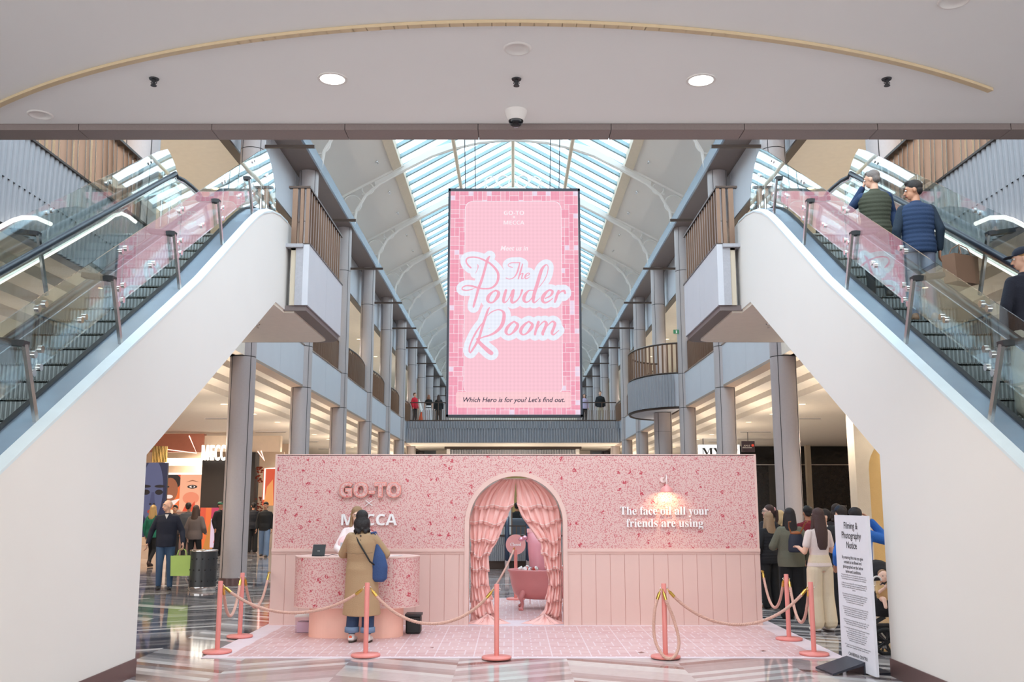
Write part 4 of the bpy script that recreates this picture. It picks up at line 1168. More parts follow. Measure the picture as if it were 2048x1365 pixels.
# bathtub of jars
bx, by = .52, 16.6
t = thing('bathtub', 'pink clawfoot bathtub filled with pots behind the right curtain', 'bathtub', (bx, by, 0))
TUBM = mat('pink_bath_enamel', (216, 140, 140), .3, coat=.3)
mb = MB().use(TUBM)
prof = [(.30, .17), (.42, .19), (.50, .27), (.545, .42), (.575, .60), (.60, .63), (.605, .65), (.59, .66), (.57, .645), (.53, .45), (.47, .27), (.1, .22)]
mb.lathe((bx, by, 0), prof, 40, 1.02, .62); mb.build('basin', parent=t)
for fx_, fy in ((-.34, -.2), (.34, -.2), (-.34, .2), (.34, .2)):
    m = MB().use(TUBM); x, y = bx + fx_, by + fy
    m.tube([(x * 1.0, y, .3), (x + fx_ * .15, y + fy * .3, .2), (x + fx_ * .05, y + fy * .1, .1), (x + fx_ * .12, y + fy * .3, .035)], .03, 10, rads=[.05, .045, .024, .03])
    m.ball((x + fx_ * .14, y + fy * .35 - .01, .03), (.045, .05, .032), 12, 8)
    for q in (-1, 0, 1): m.ball((x + fx_ * .14 + q * .028, y + fy * .35 - .045, .02), (.013, .022, .02), 8, 6)
    m.build('claw_foot', parent=t)
rnd = random.Random(4)
JW, JR, JG = mat('white_pot', (240, 236, 236), .3), mat('red_pot', (196, 74, 66), .3), mat('silver_pot_lid', (214, 210, 212), .2, .8)
for i in range(44):
    a = rnd.random() * 2 * PI; r = math.sqrt(rnd.random()) * .5
    x, y = bx + r * math.cos(a), by + r * .58 * math.sin(a) - .01
    if math.hypot(x - .44, y - 16.75) < .2: continue
    o = thing('cosmetic_pot', 'small cosmetic pot heaped in the pink bathtub', 'pot', (x, y, .63 + rnd.random() * .05), 'pots heaped in the bathtub')
    o.rotation_euler = (rnd.uniform(-1.2, 1.2), rnd.uniform(-1.2, 1.2), rnd.random() * 6)
    m = MB().use(rnd.choice((JW, JW, JR, PINK))); m.lathe((0, 0, 0), [(.03, -.03), (.034, -.02), (.034, .02)], 14); m.build('jar', parent=o, local=True)
    m = MB().use(rnd.choice((JG, JW))); m.lathe((0, 0, 0), [(.036, .02), (.036, .042), (.03, .045)], 14); m.build('lid', parent=o, local=True)
mb = MB().use(mat('silk_pink_tube', (222, 150, 160), .3)); X, Y = .44, 16.75
o = thing('giant_cream_tube', 'giant pink cream tube standing in the bathtub', 'display tube', (X, Y, .62))
vs = []; fs = []
for i, (w, d_, z) in enumerate(((.15, .15, .62), (.155, .15, .7), (.185, .12, 1.0), (.19, .08, 1.2), (.195, .03, 1.27))):
    for k in range(28): a = 2 * PI * k / 28; vs.append((X + w * math.cos(a), Y + d_ * math.sin(a), z))
for i in range(4):
    for k in range(28): fs.append((i * 28 + k, i * 28 + (k + 1) % 28, (i + 1) * 28 + (k + 1) % 28, (i + 1) * 28 + k))
mb.add(vs, fs, True); mb.add(vs, [list(range(28))[::-1], list(range(112, 140))]); mb.build('tube_body', parent=o)
mb = MB().use(mat('silk_pink_crimp', (232, 176, 178), .4)); mb.box(X - .2, X + .2, Y - .03, Y + .03, 1.26, 1.33); mb.build('crimped_end', parent=o)

# round Closed sign on its own pole
X, Y = .05, 18.1
t = thing('closed_sign', 'round dusty pink Closed sign on a pole behind the bathtub', 'sign', (X, Y, 0))
SG = mat('dusty_pink_sign', (214, 150, 146), .5)
mb = MB().use(SG); mb.cyl((X, Y - .02, 1.0), (X, Y + .01, 1.0), .185, 40); mb.build('disc', parent=t)
mb = MB().use(PINK); mb.cyl((X, Y, .03), (X, Y, .9), .032, 14); mb.build('pole', parent=t)
mb = MB().use(PINK); mb.lathe((X, Y, .008), [(.17, 0), (.175, .006), (.175, .02), (.16, .028), (.03, .03)], 32); mb.build('base', parent=t)
text('𝐂𝐥𝐨𝐬𝐞𝐝', 'lettering', WLET, (X, Y - .026, .975), .085, t, ext=.002, width=.2)

# ================================================================ RECEPTION COUNTER
cx, cy = -2.12, 13.3
t = thing('reception_counter', 'rounded counter in pink floral print on a plain pink plinth', 'counter', (cx, cy, 0))
def stadium(hw, r, n=20):
    p = []
    for a in range(n + 1): q = -PI / 2 + PI * a / n; p.append((cx + hw - r + r * math.cos(q), cy + r * math.sin(q)))
    for a in range(n + 1): q = PI / 2 + PI * a / n; p.append((cx - hw + r + r * math.cos(q), cy + r * math.sin(q)))
    return p
mb = MB().use(FLORAL); mb.prism(stadium(.845, .36), 'z', .41, 1.05); mb.build('floral_drum', parent=t)
mb = MB().use(PINKT); mb.prism(stadium(.85, .365), 'z', 1.05, 1.065); mb.prism(stadium(.85, .365), 'z', .402, .41); mb.build('counter_top', parent=t)
mb = MB().use(mat('peach_plinth', (240, 190, 172), .55)); mb.prism(stadium(.635, .28), 'z', .009, .402); mb.build('plinth', parent=t)
p = on_y(636, 1117, 13.1)
t = thing('tablet_stand', 'small black tablet on the left end of the counter', 'tablet', (p.x, 13.12, 1.065))
mb = MB().use(BLACK); mb.obox((p.x, 13.1, 1.07), (p.x, 13.18, 1.215), .17, .012, up=(0, 1, 0)); mb.build('screen_body', parent=t)
mb = MB().use(DARK); mb.box(p.x - .05, p.x + .05, 13.1, 13.22, 1.065, 1.075); mb.obox((p.x, 13.2, 1.07), (p.x, 13.16, 1.17), .04, .012); mb.build('foot', parent=t)
mb = MB().use(WLET); mb.box(p.x - .018, p.x + .018, 13.128, 13.1285, 1.13, 1.137); mb.build('mark', parent=t)
mb = MB().use(BLACK); mb.tube([(p.x + .08, 13.15, 1.075), (p.x + .13, 13.1, 1.07), (p.x + .18, 13.14, 1.09), (p.x + .24, 13.2, 1.075), (p.x + .3, 13.22, 1.07)], .004, 6); o = mb.build('power_cable'); tag(o, 'thin black cable running along the counter top', 'cable')
t = thing('card_holder', 'small grey stand beside the staff member on the counter', 'stand', (p.x + .3, 13.25, 1.065))
mb = MB().use(mat('grey_acrylic', (196, 196, 206), .3)); mb.box(p.x + .27, p.x + .35, 13.24, 13.26, 1.075, 1.24); mb.build('back_plate', parent=t)
mb = MB().use(WHITE); mb.box(p.x + .25, p.x + .36, 13.17, 13.28, 1.065, 1.078); mb.box(p.x + .275, p.x + .345, 13.23, 13.238, 1.08, 1.15); mb.build('card_tray', parent=t)
q = on_y(790, 1117, 13.2)
for i in range(3):
    mb = MB().use(mat('white_paper', (236, 228, 228), .7)); mb.box(q.x - .1 + i * .06, q.x - .02 + i * .06, 13.15 + .02 * i, 13.27, 1.0655 + .002 * i, 1.067 + .002 * i)
    tag(mb.build('paper_card'), 'pale card lying on the right end of the counter', 'card', 'cards on the counter')
p = on_z(816, 1270, .008)
t = thing('waste_bin', 'small black bin behind the right end of the counter', 'bin', (-1.36, 13.55, .009))
mb = MB().use(BLACK); mb.prism([(-1.47, 13.45), (-1.27, 13.45), (-1.27, 13.7), (-1.47, 13.7)], 'z', .009, .24); bevel(mb.build('bin_body', parent=t), .02)
mb = MB().use(DARK); mb.box(-1.48, -1.26, 13.44, 13.71, .24, .27); mb.build('lid', parent=t)
t = thing('clear_storage_box', 'clear pale storage box tucked behind the left end of the counter', 'box', (-2.87, 13.65, .009))
CLR = glass('clear_plastic', (.93, .88, .92), 1.0)
mb = MB().use(CLR); mb.box(-3.0, -2.72, 13.55, 13.8, .009, .22); mb.build('tub', parent=t)
mb = MB().use(WHITE); mb.box(-3.01, -2.71, 13.54, 13.81, .22, .24); mb.build('lid', parent=t)
mb = MB().use(mat('lilac_paper_stack', (226, 206, 222), .7)); mb.box(-2.98, -2.74, 13.57, 13.78, .012, .15); mb.build('contents', parent=t)

# ================================================================ STANCHIONS AND ROPES
HP = .845
stan = {}
SPOS = {'a': (434, 1306), 'b': (479, 1275), 'c': (731, 1313), 'd': (993, 1318), 'e': (1331, 1316), 'f': (1578, 1280), 'g': (1628, 1310)}
LAB = {'a': 'pink rope stanchion on the left front corner, nearest the left escalator', 'b': 'pink rope stanchion at the back left, beside the wall end', 'c': 'pink rope stanchion in front of the woman in the trench coat',
       'd': 'pink rope stanchion in front of the arched doorway', 'e': 'pink rope stanchion with a slack rope looped down to its base', 'f': 'pink rope stanchion at the back right, beside the queue', 'g': 'pink rope stanchion at the right front corner, beside the notice board'}
first = None
for k, (px, py) in SPOS.items():
    p = on_z(px, py, .01)
    if first is None:
        first = thing('rope_stanchion', LAB[k], 'stanchion', (p.x, p.y, 0), 'pink rope stanchions')
        m = MB().use(PINK); m.lathe((0, 0, 0), [(.165, .0085), (.172, .014), (.172, .03), (.165, .036), (.035, .04), (.03, .045)], 40); m.build('base', parent=first, local=True)
        m = MB().use(PINK); m.lathe((0, 0, 0), [(.029, .04), (.029, HP - .004), (.026, HP)], 24); m.build('pole', parent=first, local=True)
        m = MB().use(CHROME)
        for s_ in (-1, 1): m.tube([(s_ * (.034 + .012 * math.cos(a)), 0, HP - .06 + .014 * math.sin(a)) for a in [2 * PI * i / 12 for i in range(12)]], .003, 5, closed=True)
        m.build('eyelet', parent=first, local=True); o = first
    else: o = copy_tree(first, (p.x, p.y, 0), label=LAB[k])
    stan[k] = Vector((p.x, p.y, HP - .06))
def rope(P0, P1, sag, lab, via=None, group='pink twisted ropes'):
    P0, P1 = Vector(P0), Vector(P1)
    t = thing('barrier_rope', lab, 'rope', (P0 + P1) / 2, group)
    N_ = 90
    if via is None:
        d = (P1 - P0)
        path = []
        for i in range(N_ + 1):
            f = i / N_; q = P0 + d * f
            c = (math.cosh((f - .5) * 3.0) - math.cosh(1.5)) / (math.cosh(1.5) - 1)
            path.append(q + Vector((0, 0, sag * c)))
    else:
        pts = [P0] + [Vector(v) for v in via] + [P1]; path = []
        for i in range(len(pts) - 1):
            p0 = pts[max(i - 1, 0)]; p1 = pts[i]; p2 = pts[i + 1]; p3 = pts[min(i + 2, len(pts) - 1)]
            for k in range(14):
                tt = k / 14; path.append(.5 * (2 * p1 + (p2 - p0) * tt + (2 * p0 - 5 * p1 + 4 * p2 - p3) * tt * tt + (3 * p1 - p0 - 3 * p2 + p3) * tt ** 3))
        path.append(P1)
    # drop the first bit for the hooks
    L = [0]
    for a, b in zip(path, path[1:]): L.append(L[-1] + (b - a).length)
    tot = L[-1]; HK = .11
    def at(sq):
        for i in range(len(L) - 1):
            if L[i + 1] >= sq: f = (sq - L[i]) / max(L[i + 1] - L[i], 1e-6); return path[i].lerp(path[i + 1], f)
        return path[-1]
    n = max(40, int((tot - 2 * HK) / .012)); S = [HK + (tot - 2 * HK) * i / n for i in range(n + 1)]
    C = [at(q) for q in S]
    m = MB().use(ROPEM)
    for ph in (0, 2 * PI / 3, 4 * PI / 3):
        hp = []; 
        for i, c in enumerate(C):
            dd = (C[min(i + 1, n)] - C[max(i - 1, 0)]).normalized()
            a = dd.cross(Vector((.13, .97, .2))).normalized(); b = a.cross(dd)
            q = S[i] / .085 * 2 * PI + ph
            hp.append(c + a * math.cos(q) * .0085 + b * math.sin(q) * .0085)
        m.tube(hp, .0115, 6)
    m.build('cord', parent=t)
    for e0, e1 in ((0, HK), (tot, tot - HK)):
        a, b = at(e0), at(e1); m = MB().use(GOLD)
        mid = a.lerp(b, .45); m.tube([b.lerp(a, -.15), b, mid], .019, 12); m.tube([mid, a.lerp(b, .3)], .012, 10)
        m.tube([a.lerp(b, .3), a.lerp(b, .12) + Vector((0, 0, .01)), a + Vector((.0, 0, .004)), a.lerp(b, .06) - Vector((0, 0, .012))], .0045, 6); m.build('hook', parent=t)
HL = on_y(543, 1146, WY - .04); HR = on_y(1521, 1143, WY - .04)
HL.x = WX0 - .02; HR.x = WX1 + .02
for P, w in ((HL, 'left'), (HR, 'right')):
    mb = MB().use(GOLD); mb.tube([(P.x, WY + .02, P.z), (P.x, P.y, P.z)], .012, 10); mb.tube([(P.x, P.y, P.z - .015 + .02 * math.cos(a)) if 0 else (P.x + .018 * math.sin(a), P.y, P.z - .01 + .018 * math.cos(a)) for a in [2 * PI * i / 12 for i in range(12)]], .004, 5, closed=True)
    tag(mb.build('wall_hook'), 'brass rope hook on the %s end of the pink wall' % w, 'hook')
o = .035
def off(k, dx=0, dy=0): return stan[k] + Vector((dx, dy, 0))
rope(off('a', o), off('b', -.01, -o), .42, 'pink rope hanging deep between the two left stanchions')
rope(off('b', o), HL, .44, 'pink rope from the back left stanchion to the wall end')
rope(off('a', o), off('c', -o), .30, 'long pink rope from the left front stanchion to the trench coat stanchion')
rope(off('c', o), off('d', -o), .40, 'long pink rope sagging in front of the counter and the doorway')
e = stan['e']; V = Vector
rope(off('e', -.04, -.02), off('e', -.02, -.03), 0, 'slack pink rope looped down over its own stanchion base', via=[e + V((-.12, -.04, -.25)), e + V((-.13, -.06, -.55)), e + V((-.05, -.16, -.73)), e + V((.06, -.18, -.745)), e + V((.14, -.12, -.6)), e + V((.1, -.06, -.35)), e + V((.02, -.05, -.14))])
rope(off('e', o), off('g', -o), .42, 'long pink rope sagging from the looped stanchion to the right front stanchion')
rope(HR, off('f', -o), .44, 'pink rope from the right wall end to the back right stanchion')
rope(off('f', o), off('g', -.01, o), .48, 'pink rope hanging deep between the two right stanchions')
rope((.03, 18.05, .95), (-.45, 15.4, .28), .1, 'pink rope hanging from the pole of the Closed sign')

# ================================================================ NOTICE BOARD
PL, PR = Vector((3.62, 10.98, 0)), Vector((3.66, 10.22, 0))
PL = on_z(1684, 1330, 0); PL = Vector((PL.x, PL.y, 0)); PR = on_z(1731, 1362, 0); PR = Vector((PR.x, PR.y, 0))
PL = Vector((3.64, 10.95, 0)); PR = Vector((3.72, 10.16, 0))
dv = (PR - PL).normalized(); bwid = (PR - PL).length
ang = math.atan2(dv.y, dv.x)
t = thing('notice_board', 'tall white Filming and Photography Notice board on a black foot', 'notice board', (PL + PR) / 2, rz=ang)
# local frame: x along the board, front face towards -y
NB_W, NB_H = bwid, 1.645
m = MB().use(mat('white_foam_board', (226, 226, 234), .5)); m.box(-NB_W / 2, NB_W / 2, 0, .03, .02, NB_H); m.build('board', parent=t, local=True)
m = MB().use(BLACK); m.prism([(-.34, .04), (0, .1), (0, .02), (-.34, .02)], 'x', -.2, .12)
m = MB().use(mat('charcoal_steel_foot', (58, 60, 70), .4, .5))
m.add([(-.28, -.36, .02), (.16, -.36, .02), (.16, -.0, .13), (-.28, -.0, .13), (-.28, -.36, .0), (.16, -.36, .0), (.16, 0, .1), (-.28, 0, .1)], [(0, 1, 2, 3), (4, 7, 6, 5), (0, 4, 5, 1), (1, 5, 6, 2), (0, 3, 7, 4)])
m.box(-.28, .16, -.015, -.0, 0, .12); m.box(-.28, .16, .03, .3, 0, .02); m.box(-.28, .16, .03, .045, 0, .12); m.build('foot', parent=t, local=True)
INK = mat('black_print', (30, 30, 38), .6)
def ntext(body, z, size, w=None, lines=1.0, off_=0, sp=1.0):
    o = text(body, 'printed_text', INK, (0, 0, 0), size, None, offset=off_, lines=lines, width=w, space=sp)
    o.parent = t; o.location = (0, -.002, z); return o
ntext('Filming &\nPhotography\nNotice', 1.50, .105, .46, 1.0, .001)
ntext('By entering this area you give\nconsent to be filmed and\nphotographed on the below\nterms and conditions', 1.175, .05, .50, 1.0, .0004)
para = [(.965, 'The access to this area is conditional on your agreement to be\nbound by the following terms and conditions and by entering the\nCentre you agree to be bound by these terms and conditions.'),
        (.875, '1. When this area is entered, GF and the Filming & Photography\nCompany may be filming or taking photographs of these parts of\nthe Centre which will record the natural character of those\npresent.'),
        (.76, '2. You consent to GF and the Filming & Photography Company\nmaking an audio-visual record and photographs including an\nimage, likeness or voice of you and your minors, and the\nuse and distribution of that film in any media in\nany manner or form for promotional uses.'),
        (.62, '3. If you do not wish to be recorded or for your image to be used,\ntell us or the Filming & Photography Company, you may wish to\nleave those parts of the Centre in which the filming is being\ncarried out, and by remaining you confirm that you agree to\nbe so filmed or photographed and the terms herein.'),
        (.485, '4. GF will own the recordings and images taken of you by GF, or the\nFilming & Photography Company in perpetuity, throughout the\nworld, and all rights in the recordings belong to them.'),
        (.40, '5. You irrevocably release GF and the Filming & Photography Company\nfor and from any liability in relation to the use\nof the recordings and images in any manner or form, in the\nworld, including all claims for privacy or publicity that\nyou and your minors may have, or may have had at any\ntime, in respect of any such recordings and images,\nincluding those arising from their publication.'),
        (.222, '6. If you have any questions about these terms\nplease ask a member of the centre team.')]
for z, b in para: ntext(b, z + .03, .0215, .60, 1.0, 0)
ntext('CANBERRA CENTRE', .15, .048, .44, 1, .0008, 1.2)

# ================================================================ LITTER BIN
t = thing('litter_bin', 'round dark perforated litter bin with a steel rim beside the left column', 'litter bin', (-6.32, 20.2, 0))
bx, by = -6.36, 20.0
m = MB().use(mat('charcoal_bin', (52, 54, 56), .35)); m.lathe((bx, by, 0), [(.27, .08), (.27, .78)], 36); m.build('bin_body', parent=t)
m = MB().use(CHROME); m.lathe((bx, by, 0), [(.26, 0), (.275, .02), (.275, .08)], 36); m.build('steel_base', parent=t); m = MB().use(CHROME); m.lathe((bx, by, 0), [(.275, .78), (.28, .8), (.27, .815), (.12, .82)], 36); m.build('steel_rim', parent=t)
m = MB().use(BLACK)
for r_ in range(3):
    for k in range(14):
        a = 2 * PI * (k + .5 * (r_ % 2)) / 14; m.ball((bx + .268 * math.cos(a), by + .268 * math.sin(a), .2 + .22 * r_), (.018, .018, .02), 8, 6)
m.build('perforation', parent=t)

# ================================================================ SHOPS ON THE LEFT
def panel(name, m_, px0, py0, px1, py1, Y, parent=None, d=.08):
    a = on_y(px0, py0, Y); b = on_y(px1, py1, Y)
    mb = MB().use(m_); mb.box(a.x, b.x, Y, Y + d, b.z, a.z); return mb.build(name, parent=parent)
SHOPW = mat('shop_cream_wall', (236, 214, 190), .6)
shop = thing('beauty_shopfront', 'lit beauty shopfront with black pillars and a white MECCA sign on the left', 'shopfront', (-12, 36, 0))
mb = MB().use(mat('black_shop_pillar', (40, 34, 32), .5)); 
a, b = on_y(405, 915, 36), on_y(452, 915, 36); mb.box(a.x, b.x, 36, 36.6, 0, a.z); 
a, b = on_y(470, 905, 36), on_y(511, 905, 36); mb.box(a.x, b.x, 36, 36.6, 0, a.z); mb.build('black_pillar', parent=shop)
panel('sign_fascia', mat('rose_bronze_fascia', (196, 128, 104), .3, .3), 300, 868, 406, 905, 36.3, shop, .3)
panel('cream_fascia', SHOPW, 406, 872, 560, 904, 36.4, shop, .3)
p = on_y(402, 921, 35.8); q = on_y(462, 921, 35.8)
text('𝗠𝗘𝗖𝗖𝗔', 'sign_lettering', emit('sign_white_glow', (255, 246, 232), 3.2), ((p.x + q.x) / 2, 35.8, p.z), .78, shop, ext=.05, offset=0, width=(q.x - p.x))
for pts in (((378, 872), (393, 907), (330, 899)), ((515, 903), (529, 922), (522, 902))):
    P = [on_y(a_, b_, 36.0) for a_, b_ in pts]
    mb = MB().use(emit('pink_neon_line', (255, 196, 180), 2.5)); mb.tube(P, .022, 6); mb.build('neon_line', parent=shop)
panel('back_wall', SHOPW, 285, 900, 420, 1105, 40, shop)
panel('light_slot', emit('shop_light_slot', (255, 236, 214), 2.4), 330, 917, 404, 932, 38.5, shop)
panel('cream_surround', SHOPW, 511, 904, 560, 1110, 38, shop)
panel('gold_mesh_panel', ribbed('gold_mesh', (190, 156, 84), 'X', 6, .02), 305, 893, 332, 925, 33.4, shop)
mb = MB().use(emit('led_face_back', (70, 82, 120), .7))
def poster(name, lab, px0, py0, px1, py1, Y, back, faces, group):
    a = on_y(px0, py0, Y); b = on_y(px1, py1, Y)
    t = thing(name, lab, 'poster', ((a.x + b.x) / 2, Y, b.z), group)
    m = MB().use(DARK); m.box(a.x, b.x, Y + .01, Y + .1, b.z, a.z); m.build('casing', parent=t)
    m = MB().use(back); m.box(a.x, b.x, Y, Y + .01, b.z, a.z); m.build('picture_ground', parent=t)
    W_, H_ = b.x - a.x, a.z - b.z
    for i, (kind, m_, pts) in enumerate(faces):
        m = MB().use(m_)
        y = Y - .003 - .003 * i
        if kind == 'e':
            cx_, cz_, rx_, rz_ = pts; m.add([(a.x + W_ * max(0, min(1, cx_ + rx_ * math.cos(q * PI / 14))), y, b.z + H_ * max(0, min(1, cz_ + rz_ * math.sin(q * PI / 14)))) for q in range(28)], [list(range(28))])
        else: m.add([(a.x + W_ * u_, y, b.z + H_ * v_) for u_, v_ in pts], [list(range(len(pts)))])
        m.build('picture_shape', parent=t)
    return t
def E(n, c, s=.8): return emit(n, c, s)
S1, S2, S3 = E('skin_blue', (104, 108, 146), .7), E('skin_dark_warm', (176, 104, 72)), E('skin_peach', (248, 176, 140), 1.0)
EYE, LIP, WH, OR, RD = E('print_dark', (38, 30, 34)), E('print_lip', (190, 70, 60)), E('print_white', (250, 230, 220), 1.0), E('print_orange', (240, 110, 50), 1.0), E('print_red', (226, 76, 46), 1.0)
poster('led_poster_column', 'tall blue-toned screen of a close-up face at the left shopfront', 284, 926, 327, 1075, 33.0, E('poster_navy', (46, 50, 84), .7),
       [('e', S1, (.45, .62, .42, .42)), ('e', EYE, (.22, .60, .15, .035)), ('e', EYE, (.72, .60, .15, .035)), ('e', EYE, (.2, .68, .2, .02)), ('e', EYE, (.74, .68, .2, .02)), ('p', E('nose_shade', (84, 86, 124), .7), [(.44, .6), (.54, .6), (.6, .44), (.38, .44)]), ('e', EYE, (.42, .44, .05, .012)), ('e', EYE, (.56, .44, .05, .012)), ('e', LIP, (.48, .34, .16, .03))], 'pictures in the beauty shop')
tp = poster('lit_poster', 'orange lit poster of two smiling faces inside the beauty shop', 327, 950, 405, 1026, 37.5, RD,
       [('p', OR, [(0, 0), (.5, 0), (.35, 1), (0, 1)]), ('e', EYE, (.2, .82, .24, .22)), ('e', S2, (.17, .6, .2, .32)), ('e', EYE, (.1, .68, .06, .025)), ('e', WH, (.16, .42, .1, .05)), ('p', WH, [(.12, .28), (.46, .38), (.3, .2)]),
        ('p', S3, [(.42, 0), (1, 0), (1, 1), (.42, 1)]), ('e', E('print_blush', (240, 140, 106), 1), (.7, .38, .2, .16)), ('e', EYE, (.72, .68, .12, .05)), ('e', WH, (.72, .68, .07, .028)), ('e', EYE, (.73, .68, .03, .026)), ('p', E('print_brow', (170, 100, 70)), [(.56, .8), (.72, .86), (.9, .8), (.72, .83)]), ('p', RD, [(.5, 0), (.62, .3), (.66, .12), (.8, .3), (.84, 0)])], 'pictures in the beauty shop')
a = on_y(327, 950, 37.45); b = on_y(405, 1026, 37.45)
mb = MB().use(emit('poster_light_frame', (255, 240, 226), 2.2)); mb.box(a.x - .05, b.x + .05, 37.42, 37.47, a.z, a.z + .07); mb.box(b.x, b.x + .06, 37.42, 37.47, b.z, a.z); mb.build('light_frame', parent=tp)
poster('floor_display', 'orange product display panel behind the litter bin', 401, 1016, 424, 1100, 34.5, OR, [('p', E('display_gold', (220, 140, 60)), [(.3, 0), (1, 0), (1, 1), (.7, .6)]), ('p', RD, [(0, .3), (.4, .6), (.4, 1), (0, 1)])], 'pictures in the beauty shop')
poster('floor_display', 'magenta and lilac display panel between the bin and the column', 423, 1016, 450, 1096, 34.2, E('display_lilac', (236, 206, 226), .9), [('p', E('display_magenta', (206, 44, 92), .9), [(0, .72), (1, .72), (1, 1), (0, 1)]), ('p', RD, [(.2, .1), (.9, .4), (.7, .7)])], 'pictures in the beauty shop')
tp = poster('red_lit_panel', 'red lit panel with pink edge lights beside the pop-up wall', 527, 937, 552, 1012, 36.4, E('panel_red', (224, 84, 50), .9), [('p', E('panel_amber', (246, 160, 90), .9), [(.1, 0), (.8, 0), (.7, .7), (.3, .5)])], 'pictures in the beauty shop')
P = [on_y(a_, b_, 36.35) for a_, b_ in ((527, 1000), (530, 938), (552, 937))]
mb = MB().use(emit('pink_neon_line', (255, 196, 180), 2.5)); mb.tube(P, .03, 6); mb.build('neon_line', parent=tp)
t = thing('leaf_garland', 'red leaf sprays hanging at the cream shop entrance', 'garland', on_y(517, 930, 36.2), None)
rnd = random.Random(3)
for k in range(5):
    m = MB().use(mat('autumn_leaf_red', (150, 60, 40), .6))
    for i in range(16):
        p = on_y(512 + rnd.random() * 13, 935 + (rnd.random() ** 2 * 30 if k < 3 else 60 + rnd.random() * 60), 36.15); r_ = .05
        m.add([(p.x - r_, p.y, p.z), (p.x, p.y - .03, p.z + r_ * .6), (p.x + r_, p.y, p.z), (p.x, p.y + .03, p.z - r_ * .6)], [(0, 1, 2, 3)])
    m.build('leaf_spray', parent=t)
# counters inside
for px0, px1, py0, lab, c in ((327, 345, 1020, 'low white counter inside the beauty shop', (214, 200, 190)), (346.5, 400, 1024, 'dark counter inside the beauty shop, below the lit poster', (120, 96, 90))):
    o = panel('shop_counter', mat(lab.replace(' ', '_')[:30], c, .5), px0, py0, px1, 1092, 35.8, None, .6); 
    a = on_y(px0, py0, 35.8); b = on_y(px1, 1092, 35.8)
    D.objects.remove(o); mb = MB().use(mat(lab.replace(' ', '_')[:30], c, .5)); mb.box(a.x, b.x, 35.8, 36.4, 0, a.z); tag(mb.build('shop_counter'), lab, 'counter', 'counters in the beauty shop')
struct(panel('wall_left_shops', SHOPW, 120, 860, 600, 1130, 44, None, .2))
for X in (-19, 19):
    mb = MB().use(SHOPW); mb.box(X, X + (.2 if X > 0 else -.2), 8.3, YE, 0, 5.3); struct(mb.build('wall_left_outer' if X < 0 else 'wall_right_outer'))
for x, y in ((-12.5, 38.8), (-14, 34), (-11, 33)): spot_light('shop_lamp', (x, y, 4.3), 500, (1, .78, .6), size=2.6, r=.15)

# ================================================================ SHOPS ON THE RIGHT
def rpanel(name, m_, px0, px1, Y, ztop, parent=None, d=.2, z0=0):
    a = on_y(px0, 900, Y); b = on_y(px1, 900, Y); mb = MB().use(m_); mb.box(a.x, b.x, Y, Y + d, z0, ztop); return mb.build(name, parent=parent)
hb = thing('black_hoarding', 'black shiny hoarding closing a shopfront behind the queue', 'hoarding', (14, 46, 0))
BH = mat('black_gloss_hoarding', (34, 30, 30), .18)
rpanel('lower_board', BH, 1470, 1705, 46, 3.5, hb); rpanel('upper_film', mat('black_crinkled_film', (24, 24, 26), .12, bump=(1.6, 1.0)), 1470, 1705, 45.9, 4.4, hb, .1, 3.52)
rpanel('joint_strip', STEEL, 1470, 1705, 45.85, 3.54, hb, .05, 3.5)
rpanel('window_strip', mat('smoky_window', (70, 68, 66), .1, bump=(1.2, .6)), 1535, 1560, 45.95, 3.48, hb, .05, 1.0)
p = on_y(1684, 1015, 45.8)
text('NOW HIRING', 'lettering', WLET, (p.x, 45.88, p.z), .13, hb, width=.5)
rpanel('pillar', mat('beige_shop_pillar', (186, 172, 150), .6), 1612, 1621, 45.0, 4.4, hb, .3)
aw = thing('arched_shopfront', 'beige shopfront with a tall golden arched recess on the right', 'shopfront', (8.6, 24, 0))
a = on_y(1709, 900, 24); BE = mat('beige_textured_render', (206, 196, 182), .8, bump=(50, .3))
mb = MB().use(BE); x0 = a.x; xa = on_y(1735, 900, 24).x; n = 20
A_ = [(xa + 1.3 - 1.3 * math.cos(math.radians(q)), 2.6 + 1.0 * math.sin(math.radians(q))) for q in range(0, 181, 9)]
mb.box(x0, xa, 24, 24.5, 0, 4.39); mb.box(xa + 2.6, xa + 5, 24, 24.5, 0, 4.39)
for (p, q), (r_, s_) in zip(A_, A_[1:]): mb.prism([(p, q), (r_, s_), (r_, 4.39), (p, 4.39)], 'y', 24, 24.5)
mb.build('wall_panel', parent=aw)
mb = MB().use(mat('golden_render', (216, 184, 128), .7, bump=(60, .4))); mb.box(xa, xa + 2.6, 24.35, 24.5, 0, 3.62); mb.build('arch_recess', parent=aw)
spot_light('arch_lamp', (xa + .9, 22.6, 4.3), 90, (1, .88, .66), rot=(math.radians(25), 0, 0), size=2.0, r=.1)
t = thing('glass_fin', 'green-edged glass fin with a row of warm bulbs beside the black hoarding', 'glass panel', (10.3, 30, 0))
a = on_y(1700, 870, 30); b = on_y(1711, 870, 30)
m = MB().use(mat('green_glass_edge', (150, 178, 150), .15)); m.box(a.x, b.x, 30, 30.06, 0, 4.4); m.build('glass_sheet', parent=t)
for i in range(9):
    p = on_y(1707, 912 + i * 10, 29.95); m = MB().use(emit('warm_bulb', (255, 220, 160), 2.5)); m.ball(p, .035, 8, 6); m.build('bulb', parent=t)
t = thing('department_store_sign', 'white lit MYER sign box between the right columns', 'sign', (8.9, 40, 3.7))
a = on_y(1398, 890, 40); b = on_y(1480, 914, 40)
m = MB().use(emit('sign_box_white', (250, 248, 246), 1.2)); m.box(a.x, b.x, 40, 40.3, b.z - .05, a.z); m.build('light_box', parent=t)
